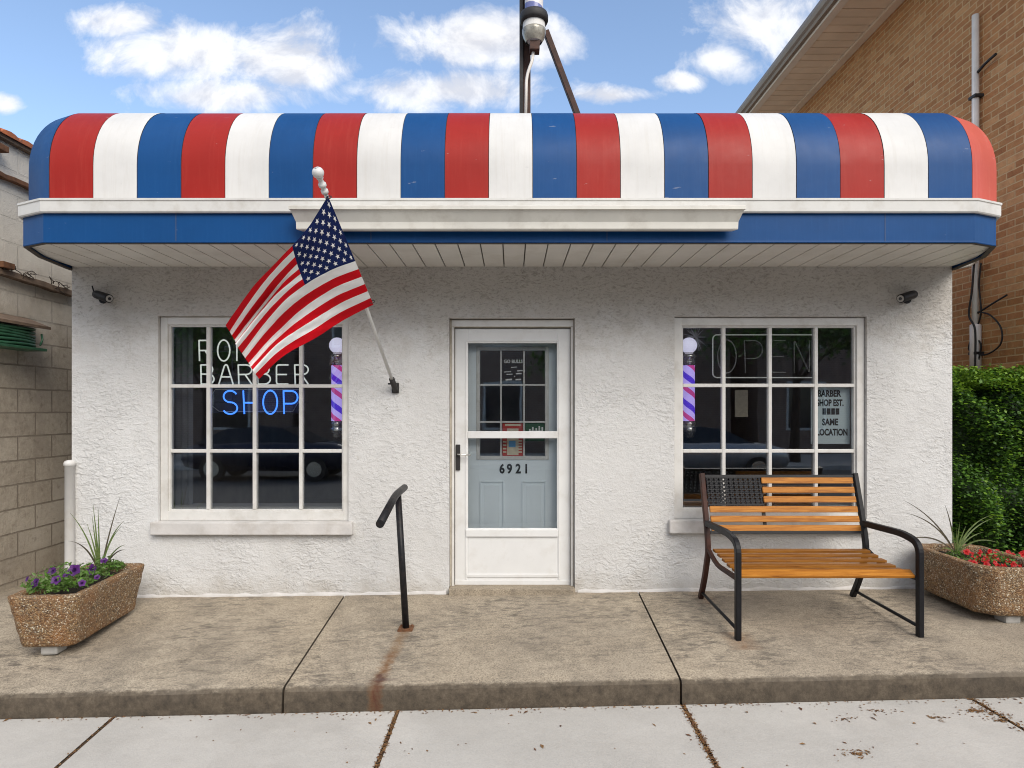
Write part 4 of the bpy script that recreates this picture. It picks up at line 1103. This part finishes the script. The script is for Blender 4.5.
obj('foliage', bm, [M['leafA'], M['leafA'], M['hedgemid']], fl)
for px, py, y, r, fc in ((52, 571, -.78, .034, (-.1, -1, .7)), (74, 570, -.75, .046, (.2, -1, .45)), (91, 570, -.66, .046, (-.2, -1, .4)), (56, 580, -.95, .034, (.3, -1, .6)), (35, 583, -.98, .036, (-.4, -1, .5)), (104, 560.5, -.55, .028, (.3, -.7, 1)),
                         (27, 579, -.95, .02, (-.6, -1, .5)), (82, 583, -.92, .026, (.5, -1, .6)), (66, 575, -.84, .024, (.1, -.6, 1)), (97, 577, -.75, .022, (.3, -.8, .8))):
    bm = B(); petunia(bm, pt(px, py, y - .06), r * .82, fc); obj('flower', bm, [M['purple'], M['purpledark']], fl)
# right planter planting
yS = -.22; b1 = (WX(956, yS), yS, zR - .05)
spike('spike_plant', 'spiky grass plant behind the red flowers', b1,
      [(pt(903, 500, yS), (.06, 0, .08), 0), (pt(906, 513, yS - .1), (.06, 0, .10), 0), (pt(897, 543, yS - .1), (.05, 0, .16), 0), (pt(992, 515, yS), (-.05, 0, .10), 1), (pt(994, 518, yS + .1), (-.05, 0, .08), 1), (pt(950, 520, yS), (.0, 0, .03), 1),
       (pt(960, 522, yS), (0, 0, .02), 1), (pt(957, 528, yS - .05), (0, 0, .0), 1), (pt(966, 526, yS), (0, 0, .03), 1), (pt(984, 532, yS), (-.03, 0, .06), 1), (pt(945, 505, yS), (.01, 0, .05), 0), (pt(1003, 545, yS - .1), (-.02, 0, .14), 1), (pt(941, 549, yS - .2), (0, 0, .05), 1)], 2)
fl = thing('begonia_plant', 'dense red flowers over the rim of the right planter', 'flowers', (3.4, -.45, zR - .06))
bm = B()
for px, py, y, n, r in ((955, 556, -.3, 140, .07), (980, 565, -.5, 200, .11), (1000, 566, -.5, 240, .12), (1020, 568, -.5, 200, .12), (992, 560, -.25, 120, .09), (1012, 561, -.25, 120, .09)): leafclump(bm, pt(px, py + 3, y), r, n, .03, 2)
obj('foliage', bm, [M['leafA'], M['hedgemid']], fl)
for k in range(140):
    px = random.uniform(963, 1034); y = random.uniform(-.68, -.30); px = max(px, 966 + (y + .3) * -22); py = 571 + (y + .66) * -42 + random.uniform(-6, 2)
    bm = B(); petunia(bm, pt(px, py, y), random.uniform(.013, .022), (random.uniform(-.7, .7), -1, random.uniform(.2, 1.2))); obj('flower', bm, [M['redpetal'], M['redpetal']], fl)

# =================================================================== LEFT SIDE
x = WX(69.7, -.03)
bm = B(); zt_ = WZ(466, -.03); zb = z_wall(x) - .02
lathe(bm, [(.034, zb), (.034, zt_), (.040, zt_ + .002), (.041, zt_ + .025), (.034, zt_ + .038), (.018, zt_ + .046), (0, zt_ + .048)], (x, -.03, 0))
o = obj('standpipe', bm, M['pvc']); tag(o, 'white capped pipe standing at the left corner of the shop', 'pipe')
XB = -4.20
t = thing('block_building', 'grey concrete block building with orange tile coping left of the shop', 'building', (XB, 0, 0))
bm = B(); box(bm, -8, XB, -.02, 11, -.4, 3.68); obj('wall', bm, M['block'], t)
bm = B()
for i in range(60):
    y = -.05 + i * .19
    pts = [(XB + .05 - .0, y)]
    for k in range(1):
        P = []
        for s in range(7):
            a = math.pi * s / 6; P.append((math.cos(a), math.sin(a)))
        r0 = [bm.verts.new((XB + .07, y + .095 - .098 * c, 3.69 + .045 * s_)) for c, s_ in P]; r1 = [bm.verts.new((XB - .45, y + .095 - .09 * c, 3.88 + .045 * s_)) for c, s_ in P]
        for s in range(6): bm.faces.new((r0[s], r0[s + 1], r1[s + 1], r1[s])).smooth = True
        bm.faces.new(r0)
bmesh.ops.recalc_face_normals(bm, faces=bm.faces)
obj('tile_coping', bm, M['tile'], t)
bm = B(); box(bm, XB - .5, XB + .05, -.03, 11, 3.66, 3.70, .004); obj('coping_board', bm, M['hood'], t)
def wallbar(name, label, cat, y0, y1, z0, z1, w, m):
    bm = B(); n = 14
    for s in (0,):
        sec = rsec(w, w * .8)
        pts = [(XB + .03 + random.uniform(-.004, .004), y0 + (y1 - y0) * k / n, z0 + (z1 - z0) * k / n + random.uniform(-.006, .006)) for k in range(n + 1)]
        sweep(bm, pts, sec, (1, 0, 0))
    o = obj(name, bm, m); return tag(o, label, cat)
wallbar('steel_angle', 'rusted steel bar along the block wall under the orange coping', 'steel bar', -.1, .62, 3.36, 3.36, .05, M['rust'])
wallbar('rusty_beam', 'long rusty beam along the block wall above the green hose', 'beam', -.1, 1.05, 2.57, 2.54, .065, M['hood'])
for (y, z, lab) in ((.12, 3.56, 'rusty iron stub in the block wall just below the orange coping'), (.18, 2.62, 'rusty iron stub in the block wall just above the long beam')):
    bm = B(); box(bm, XB - .02, XB + .10, y - .06, y + .06, z - .025, z + .025, .005); o = obj('rusty_bracket', bm, M['rust']); tag(o, lab, 'bracket')
bm = B()
for k in range(9):
    y = random.uniform(-.05, .9); p = Vector((XB + .07, y, 2.58)); pts = [p]
    for s in range(6): p = p + Vector((random.uniform(-.01, .012), random.uniform(-.07, .07), random.uniform(-.035, .03))); pts.append(p)
    tube(bm, pts, .004, 5)
o = obj('dry_vine', bm, M['twig']); tag(o, 'dry brown vine tangled along the rusty beam', 'vine')
t = thing('hose_holder', 'green garden hose coiled under a weathered brown board on the block wall', 'hose holder', (XB, .35, 1.95))
hy0, hy1 = .02, .46
bm = B()
hexa(bm, [(XB, hy0 - .1, 2.165), (XB + .20, hy0 - .1, 2.135), (XB + .20, hy1 + .05, 2.135), (XB, hy1 + .05, 2.165), (XB, hy0 - .1, 2.235), (XB + .20, hy0 - .1, 2.158), (XB + .20, hy1 + .05, 2.158), (XB, hy1 + .05, 2.235)])
obj('board_roof', bm, M['hood'], t)
bm = B()
for k in range(6):
    z = 1.985 + k * .027; pts = []
    for s in range(28):
        a = 2 * math.pi * s / 28; cy_ = (hy0 + hy1) / 2 - .1; ry = (hy1 - hy0) / 2 + .08 + random.uniform(-.006, .006)
        pts.append((XB + .095 + .075 * math.cos(a), cy_ + ry * math.sin(a), z + .006 * math.sin(a * 2 + k)))
    tube(bm, pts, .0125, 8, closed=True)
tube(bm, [(XB + .17, hy1 - .02, 2.09), (XB + .185, hy1 - .03, 2.04), (XB + .18, hy1 - .05, 1.99)], .008, 6)
obj('hose', bm, M['hose'], t)
bm = B(); box(bm, XB, XB + .19, hy0 - .1, hy1 + .02, 1.945, 1.968, .004); obj('shelf', bm, M['hose'], t)

# =================================================================== RIGHT SIDE
XW = 4.75; XE = 3.96
t = thing('brick_building', 'tan brick building with broad boarded eave right of the shop', 'building', (XW, 2, 0))
ze = 6.42
bm = B(); box(bm, XW, 12, .45, 14, -.4, ze + .05); obj('wall', bm, M['tan_brick'], t)
bm = B(); y = .2
while y < 14.6:
    box(bm, XE + .13, XW + .02, y + .005, y + .163, ze + .006, ze + .018, .003); y += .168
box(bm, XE + .13, XW + .02, .2, 14.6, ze + .03, ze + .04, 0, 1)
box(bm, XW - .11, XW - .002, .2, 14.6, ze - .03, ze + .004, .006)
obj('eave_soffit', bm, [M['eave'], M['groove']], t)
bm = B(); box(bm, XE + .02, XE + .128, .18, 14.7, ze - .012, ze + .17, .006); obj('fascia_board', bm, M['eavelight'], t)
bm = B()
sec = [(XE + .018, ze + .02), (XE - .03, ze + .02), (XE - .045, ze + .05), (XE - .075, ze + .075), (XE - .095, ze + .12), (XE - .095, ze + .165), (XE + .018, ze + .165)]
a = [bm.verts.new((p[0], .16, p[1])) for p in sec]; b = [bm.verts.new((p[0], 14.8, p[1])) for p in sec]
for i in range(len(sec)): bm.faces.new((a[i], a[(i + 1) % len(sec)], b[(i + 1) % len(sec)], b[i]))
bm.faces.new(a); bm.faces.new(b[::-1]); bmesh.ops.recalc_face_normals(bm, faces=bm.faces)
obj('eave_gutter', bm, M['guttermetal'], t)
bm = B(); hexa(bm, [(XE - .05, .1, ze + .17), (12, .1, ze + .17), (12, 14.9, ze + .17), (XE - .05, 14.9, ze + .17), (XE - .05, .1, ze + .20), (12, .1, ze + 2.6), (12, 14.9, ze + 2.6), (XE - .05, 14.9, ze + .20)]); obj('roof', bm, M['roof'], t)
yc = 4.70 * F / (975.5 - 512) - 5
t = thing('conduit', 'grey electrical conduit running up the tan brick wall', 'conduit', (4.70, yc, 1.4))
bm = B(); tube(bm, [(4.70, yc, 1.35), (4.70, yc, WZ(15, yc))], .032, 12); lathe(bm, [(.032, WZ(372, yc)), (.05, WZ(372, yc) + .01), (.05, WZ(325, yc)), (.032, WZ(325, yc) + .01)], (4.70, yc, 0), 14); obj('pipe', bm, M['conduit'], t)
bm = B()
for z in (2.0, 3.4, 4.6): box(bm, 4.66, 4.752, yc - .05, yc + .05, z, z + .03, .004)
obj('strap', bm, M['darksteel'], t)
bm = B(); tube(bm, [(3.475, .06, 2.565), (4.1, .7, 2.74), (4.70, yc, 2.95)], .018, 10); obj('branch_pipe', bm, M['tubeoff'], t)
def wire(name, label, pts, r=.011):
    bm = B(); P = [Vector(p) for p in pts]; out = []
    for i in range(len(P) - 1):
        for k in range(8): out.append(spl(P, (i + k / 8) / (len(P) - 1)))
    out.append(P[-1]); tube(bm, out, r, 7); o = obj(name, bm, M['cable']); return tag(o, label, 'cable')
def wp(px, py, k=0, X=4.70):
    D = X * F / (px - 512); return (X, D - 5, CZ + (410 - py) / F * D)
wire('service_cable', 'black cable hanging down along the grey conduit', [wp(974, 262, 0, 4.64), wp(972, 290, 0, 4.64), wp(969, 315, 0, 4.64), wp(975, 330, 0, 4.64), wp(975, 368, 0, 4.64)], .010)
wire('service_cable', 'black cable looping out over the brick beside the conduit', [wp(978, 312), wp(990, 315), wp(1001, 328), wp(1000, 345), wp(984, 355), wp(969, 350), wp(973, 338), wp(981, 345), wp(977, 366)], .008)
wire('service_cable', 'short black stay wire from the conduit to the hook in the brick', [wp(978, 313), wp(992, 304), wp(1007, 295)], .009)
wire('service_cable', 'thin black cable tied close to the conduit top', [wp(981, 263, .1), wp(979, 285), wp(981, 312), wp(976, 330)], .008)
wire('service_cable', 'black stay wire high on the brick wall above the canopy', [wp(978, 72), wp(985, 64), wp(996, 54)], .014)

t = thing('hedge', 'clipped green yew hedge beside the shop wall', 'hedge', (4.2, .6, 0))
bm = B(); hx0, hx1, hy0, hy1, hz = 3.50, 6.2, .06, 1.15, 1.71
rnd = random.Random(11)
def bumpy(x, z): return .13 * math.sin(x * 5.1 + z * 2.2) * math.sin(z * 6.3 - x * 1.7) + .05 * math.sin(x * 13 + z * 9)
def leaf(p, size, up):
    a = Vector((rnd.gauss(0, 1), rnd.gauss(-.5, .6), rnd.gauss(-.1, .35))).normalized(); b = a.cross(Vector((rnd.gauss(0, .35), rnd.gauss(0, .5), 1))).normalized()
    l = size * rnd.uniform(.7, 1.4); w = l * .42
    f = bm.faces.new([bm.verts.new(p - a * l * .5), bm.verts.new(p - b * w), bm.verts.new(p + a * l * .5), bm.verts.new(p + b * w)])
    f.material_index = up
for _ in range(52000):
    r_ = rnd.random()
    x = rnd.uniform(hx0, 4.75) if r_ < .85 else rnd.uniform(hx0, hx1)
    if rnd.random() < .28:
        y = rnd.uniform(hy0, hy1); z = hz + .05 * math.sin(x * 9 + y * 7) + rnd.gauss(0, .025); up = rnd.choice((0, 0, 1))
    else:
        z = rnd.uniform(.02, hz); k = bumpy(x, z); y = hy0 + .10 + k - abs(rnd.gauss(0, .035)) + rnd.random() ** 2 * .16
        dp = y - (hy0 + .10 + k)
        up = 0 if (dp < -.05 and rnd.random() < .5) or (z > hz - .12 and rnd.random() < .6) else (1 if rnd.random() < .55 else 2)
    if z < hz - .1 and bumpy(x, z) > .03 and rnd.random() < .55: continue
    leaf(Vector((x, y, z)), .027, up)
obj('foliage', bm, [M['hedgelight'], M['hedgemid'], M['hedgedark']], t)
bm = B(); rows = []
for i in range(30):
    row = []
    for j in range(16):
        x = hx0 + .03 + (hx1 - hx0) * i / 29; z = (hz - .06) * j / 15; row.append(bm.verts.new((x, hy0 + .24 + bumpy(x, z), z)))
    rows.append(row)
for a, b in zip(rows[:-1], rows[1:]):
    for j in range(15): bm.faces.new((a[j], a[j + 1], b[j + 1], b[j])).smooth = True
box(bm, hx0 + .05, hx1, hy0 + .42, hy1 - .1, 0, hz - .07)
obj('dark_core', bm, M['hedgedark'], t)  # solid dark sheet and box standing in for shade between the leaves

# =================================================================== ROOFTOP BARBER POLE
ym = .08
def rp(px, py, y=ym): return pt(px, py, y)
s = (5 + ym) / F
t = thing('rooftop_barber_pole', 'large barber pole on a rusty steel mast above the canopy', 'barber pole', (WX(526, ym), ym, 3.62))
bm = B(); zt_ = 5.75; x0, x1 = WX(519.5, ym), WX(530.5, ym)
box(bm, x0, x0 + .030, ym - .05, ym + .05, 3.5, zt_, .003); obj('mast_channel', bm, M['darksteel'], t)
bm = B(); box(bm, x0 + .031, x1, ym - .02, ym + .05, 3.5, zt_, .003); obj('mast', bm, M['brownsteel'], t)
bm = B(); a = Vector(rp(546, 32, ym + .05)); b = Vector(rp(578.5, 118, ym + .05)); b = b + (b - a) * .1; sweep(bm, [a, b], rsec(.055, .045), (0, 1, 0)); obj('brace', bm, M['brownsteel'], t)
lx_, ly = WX(534, ym - .13), ym - .13; lc = (lx_, ly, 0); s = (5 + ly) / F
z = lambda py: WZ(py, ly)
bm = B(); lathe(bm, [(11.2 * s, z(22)), (11.2 * s, z(30)), (11.6 * s, z(30.5))] + [(11.4 * s * math.cos(R(a)), z(31) - 13.5 * s * math.sin(R(a))) for a in range(4, 90, 10)] + [(0, z(44.5))], lc, 28); dome = obj('lamp_globe', bm, M['globe'] if False else M['white'], t)
bm = B(); lathe(bm, [(8.8 * s, z(30.4)), (11.95 * s, z(30.6)), (11.95 * s, z(33)), (10.6 * s, z(38)), (8 * s, z(42.6)), (4, 0)][:5], lc, 28); obj('glass_guard', bm, M['lampglass'], t)
bm = B(); lathe(bm, [(0, z(14)), (13.5 * s, z(14.5)), (14.2 * s, z(17)), (14.2 * s, z(21)), (13 * s, z(23.5)), (11 * s, z(24)), (0, z(24))], lc, 32); obj('collar', bm, M['darksteel'], t)
bm = B(); box(bm, WX(529.5, ly), WX(539.5, ly), ly - .045, ly + .045, z(52), z(43.5), .004); obj('lamp_socket', bm, M['brownsteel'], t)
bm = B(); tube(bm, fillet([(WX(533.5, ly), ly, z(50)), (WX(532.5, ly), ly, z(60)), (WX(526.5, ly), ly, z(76)), (WX(525.5, ly), ly, z(125))], .25, 6), .012, 10); obj('cable', bm, M['conduit'], t)
bm = B(); lathe(bm, [(9.2 * s, z(14)), (9.2 * s, z(14) + .75)], lc, 28)
o = obj('striped_cylinder', bm, M['polestripe2'], t)
bm = B(); zz = z(14) + .75; lathe(bm, [(0, zz), (.11, zz), (.115, zz + .05), (.09, zz + .06), (.09, zz + .12), (.06, zz + .17), (0, zz + .2)], lc, 28); obj('cap', bm, M['chrome'], t)
bm = B(); box(bm, x0 + .01, lx_, ly, ym - .03, z(19) - .01, z(19) + .02, .003); obj('mount_arm', bm, M['darksteel'], t)

# =================================================================== ACROSS THE STREET (seen only as reflections in the panes)
for k, (x0, x1, h, lab) in enumerate(((-26, -9, 7.5, 'two storey red brick building across the street, reflected in the left window'), (-8.6, 9.0, 6.2, 'low red brick shop row across the street, reflected in the door'), (10.1, 30, 8.0, 'tall red brick building across the street, reflected in the right window'))):
    t = thing('street_building', lab, 'building', ((x0 + x1) / 2, -21, -.3))
    bm = B(); box(bm, x0, x1, -30, -21, -.4, h); obj('wall', bm, M['red_brick'], t)
    x = x0 + 1.2
    while x + 2 < x1:
        for z0, z1 in ((.6, 2.6), (4.0, 5.6)):
            bm = B(); box(bm, x, x + 1.6, -21.02, -20.985, z0, z1, .004); wd = obj('window', bm, M['trim'], t)
            bm = B(); box(bm, x + .1, x + 1.5, -20.99, -20.975, z0 + .1, z1 - .1); obj('pane', bm, M['sideglass'], wd)
        x += 3.1

def street_tree(x, y, h, label, seed):
    rnd = random.Random(seed)
    t = thing('street_tree', label, 'tree', (x, y, -.4))
    bm = B(); tube(bm, [(x, y, -.4), (x + .05, y, h * .3), (x - .08, y + .05, h * .55), (x, y, h * .8)], [.17, .13, .09, .04], 9)
    tips = []
    for k in range(9):
        a = rnd.uniform(0, 6.28); z0 = h * rnd.uniform(.3, .6); tip = Vector((x + math.cos(a) * h * .28, y + math.sin(a) * h * .24, z0 + h * rnd.uniform(.15, .35))); tips.append(tip)
        tube(bm, [(x, y, z0), Vector((x, y, z0)).lerp(tip, .5) + Vector((0, 0, .12)), tip], [.06, .04, .015], 6)
    obj('trunk', bm, M['twig'], t)
    bm = B(); cl_ = tips + [Vector((x + rnd.gauss(0, h * .15), y + rnd.gauss(0, h * .15), h * rnd.uniform(.5, .95))) for _ in range(14)]
    for c in cl_:
        for _ in range(230):
            p = c + Vector((rnd.gauss(0, .42), rnd.gauss(0, .42), rnd.gauss(0, .30)))
            a = Vector((rnd.gauss(0, 1), rnd.gauss(0, 1), rnd.gauss(0, 1))).normalized(); b = a.cross(Vector((rnd.gauss(0, 1), rnd.gauss(0, 1), rnd.gauss(0, 1)))).normalized(); l = rnd.uniform(.06, .12)
            face(bm, [p - a * l, p - b * l * .5, p + a * l, p + b * l * .5], rnd.randrange(2))
    obj('crown', bm, [M['hedgemid'], M['hedgedark']], t)
street_tree(9.7, -16.6, 7.0, 'leafy street tree across the road, reflected in the right window', 4)
street_tree(-10.6, -16.8, 6.2, 'leafy street tree across the road, reflected in the left window', 9)
street_tree(2.6, -17.2, 5.6, 'small leafy street tree across the road, reflected in the door glass', 14)
def car(x0, label, paint):
    yc_, zg = -12.6, -.45
    t = thing('parked_car', label, 'car', (x0, yc_, zg), 'cars parked across the street')
    L_ = [(-2.25, .42, .70), (-2.2, .36, .86), (-1.9, .30, .96), (-1.35, .27, 1.0), (1.0, .27, 1.02), (1.7, .29, .98), (2.15, .34, .86), (2.25, .42, .66)]
    bm = B(); rows = []
    for x, zl, zh in L_:
        hw = .88 - .12 * (abs(x) / 2.25) ** 4
        rows.append([bm.verts.new((x0 + x, yc_ + sy * hw * k, zg + z)) for sy, k, z in ((-1, .82, zl), (-1, 1, (zl + zh) / 2), (-1, .93, zh), (1, .93, zh), (1, 1, (zl + zh) / 2), (1, .82, zl))])
    for a, b in zip(rows[:-1], rows[1:]):
        for k in range(6): bm.faces.new((a[k], a[(k + 1) % 6], b[(k + 1) % 6], b[k])).smooth = True
    bm.faces.new(rows[0][::-1]); bm.faces.new(rows[-1]); bmesh.ops.recalc_face_normals(bm, faces=bm.faces)
    obj('body', bm, paint, t)
    bm = B(); cab = [(-1.85, 1.0, .80), (-1.05, 1.38, .66), (-.2, 1.45, .63), (.45, 1.40, .65), (1.25, 1.02, .80)]
    top = [[bm.verts.new((x0 + x, yc_ + sy * w, zg + z)) for sy in (-1, 1)] for x, z, w in cab]; bot = [[bm.verts.new((x0 + x, yc_ + sy * .80, zg + .98)) for sy in (-1, 1)] for x, z, w in cab]
    for i in range(4):
        f = bm.faces.new((top[i][0], top[i][1], top[i + 1][1], top[i + 1][0])); f.material_index = 1 if i in (0, 3) else 0
        for sy in (0, 1): bm.faces.new((top[i][sy], top[i + 1][sy], bot[i + 1][sy], bot[i][sy])).material_index = 1
    obj('cabin', bm, [paint, M['sideglass']], t)
    for wx in (-1.4, 1.35):
        for sy in (-1, 1):
            bm = B(); tube(bm, [(x0 + wx, yc_ + sy * .66, zg + .32), (x0 + wx, yc_ + sy * .86, zg + .32)], .32, 20); wh = obj('wheel', bm, M['cable'], t)
            bm = B(); tube(bm, [(x0 + wx, yc_ + sy * .85, zg + .32), (x0 + wx, yc_ + sy * .872, zg + .32)], .2, 16); obj('rim', bm, M['chrome'], wh)
M['silver'] = simple('silver_car_paint', (.45, .46, .47), .3, .4, .03, 3, Coat_Weight=.5)
M['navy'] = simple('dark_car_paint', (.02, .03, .06), .25, .2, .03, 3, Coat_Weight=.5)
car(-6.6, 'dark blue sedan parked across the street, reflected in the left window', M['navy'])
car(5.2, 'silver sedan parked across the street, reflected in the right window', M['silver'])

# =================================================================== CAMERA, LIGHT, SKY
cam = bpy.data.cameras.new('camera'); co = bpy.data.objects.new('camera', cam); COL.objects.link(co)
co.location = (0, -CYD, CZ); co.rotation_euler = (R(90), 0, 0)
cam.sensor_width = 36; cam.lens = F / 1024 * 36; cam.shift_y = 26 / 1024; cam.clip_end = 2000; cam.clip_start = .05
scene.camera = co
SUN_EL, SUN_AZ = 40, 152          # degrees; azimuth clockwise from +y
sl = bpy.data.lights.new('sun', 'SUN'); so = bpy.data.objects.new('sun', sl); COL.objects.link(so)
sl.energy = 1.5; sl.angle = R(38); sl.color = (1, .935, .83)
d = Vector((math.sin(R(SUN_AZ)) * math.cos(R(SUN_EL)), math.cos(R(SUN_AZ)) * math.cos(R(SUN_EL)), math.sin(R(SUN_EL))))
so.rotation_euler = (-d).to_track_quat('-Z', 'Y').to_euler()
wd = bpy.data.worlds.new('World'); scene.world = wd; wd.use_nodes = True
nt = wd.node_tree; nt.nodes.clear()
class WN(NT):
    def __init__(s, tree): s.t = tree
w = WN(nt)
sky = w.n('ShaderNodeTexSky', sky_type='NISHITA', sun_disc=False, sun_elevation=R(SUN_EL), sun_rotation=R(SUN_AZ), air_density=1.0, dust_density=1.2, ozone_density=1.0)
tc = w.n('ShaderNodeTexCoord'); vec = tc.outputs['Generated']
sp = w.n('ShaderNodeSeparateXYZ', {'Vector': vec})
yy = w.math('MAXIMUM', w.math('ABSOLUTE', sp.outputs[1]), .08)
uu = w.math('DIVIDE', sp.outputs[0], yy); vv = w.math('DIVIDE', sp.outputs[2], yy)
uv = w.n('ShaderNodeCombineXYZ', {'X': uu, 'Y': vv, 'Z': sp.outputs[1]}).outputs[0]
nz1 = w.n('ShaderNodeTexNoise', {'Vector': uv, 'Scale': 9.0, 'Detail': 9.0, 'Roughness': .63, 'Distortion': .35}).outputs['Fac']
nz2 = w.n('ShaderNodeTexNoise', {'Vector': uv, 'Scale': 3.6, 'Detail': 4.0}).outputs['Fac']
dens = None
for px, py, rx, ry in ((205, 52, 135, 40), (265, 58, 80, 30), (120, 22, 62, 20), (215, 96, 105, 24), (490, 38, 108, 34), (450, 92, 125, 24), (548, 42, 50, 30), (765, 22, 74, 42), (722, 62, 48, 24), (684, 80, 34, 12), (300, 70, 60, 24), (5, 104, 22, 12), (610, 95, 50, 12)):
    a = w.math('DIVIDE', w.math('SUBTRACT', uu, (px - 512) / F), rx / F); b = w.math('DIVIDE', w.math('SUBTRACT', vv, (410 - py) / F), ry / F)
    q = w.math('SUBTRACT', 1.0, w.math('SQRT', w.math('ADD', w.math('MULTIPLY', a, a), w.math('MULTIPLY', b, b))), clamp=False)
    q = w.math('MAXIMUM', q, -1.0)
    dens = q if dens is None else w.math('MAXIMUM', dens, q)
front = w.math('GREATER_THAN', sp.outputs[1], .1)
dens = w.math('ADD', w.math('MULTIPLY', dens, front), w.math('MULTIPLY', w.math('SUBTRACT', 1, front), .45))  # unseen clouds behind the camera, added as neutral fill for the facade
cl = w.math('ADD', dens, w.math('MULTIPLY', w.math('SUBTRACT', nz1, .5), 2.3))
mask = w.ramp(cl, [(-.0, 0), (.22, .30), (.50, .75), (1.0, .96)])
uv2 = w.n('ShaderNodeVectorMath', {0: uv, 1: (.012, .030, 0)}, operation='ADD').outputs[0]
nzb = w.n('ShaderNodeTexNoise', {'Vector': uv2, 'Scale': 9.0, 'Detail': 6.0, 'Roughness': .55, 'Distortion': .25}).outputs['Fac']
lit = w.ramp(w.math('ADD', w.math('MULTIPLY', w.math('SUBTRACT', nz1, nzb), 2.6), w.math('ADD', .5, w.math('MULTIPLY', w.math('SUBTRACT', nz2, .5), .6))), [(.22, (.74, .745, .79)), (.5, (.92, .92, .94)), (.74, (1.06, 1.05, 1.04))])
CLOUD, SKYK = 4.4, (1.0, 1.0, 1.0)
cc = w.mix(1.0, lit, (CLOUD, CLOUD, CLOUD), 'MULTIPLY')
fin = w.mix(mask, sky.outputs[0], cc)
bg = w.n('ShaderNodeBackground', {'Color': fin, 'Strength': .138})
ow = w.n('ShaderNodeOutputWorld', {'Surface': bg.outputs[0]})
vs_ = scene.view_settings; vs_.view_transform = 'Standard'; vs_.look = 'None'; vs_.exposure = .86; vs_.gamma = 1; vs_.use_curve_mapping = False
scene.cycles.filter_width = 1.05; scene.cycles.max_bounces = 8; scene.cycles.transparent_max_bounces = 12
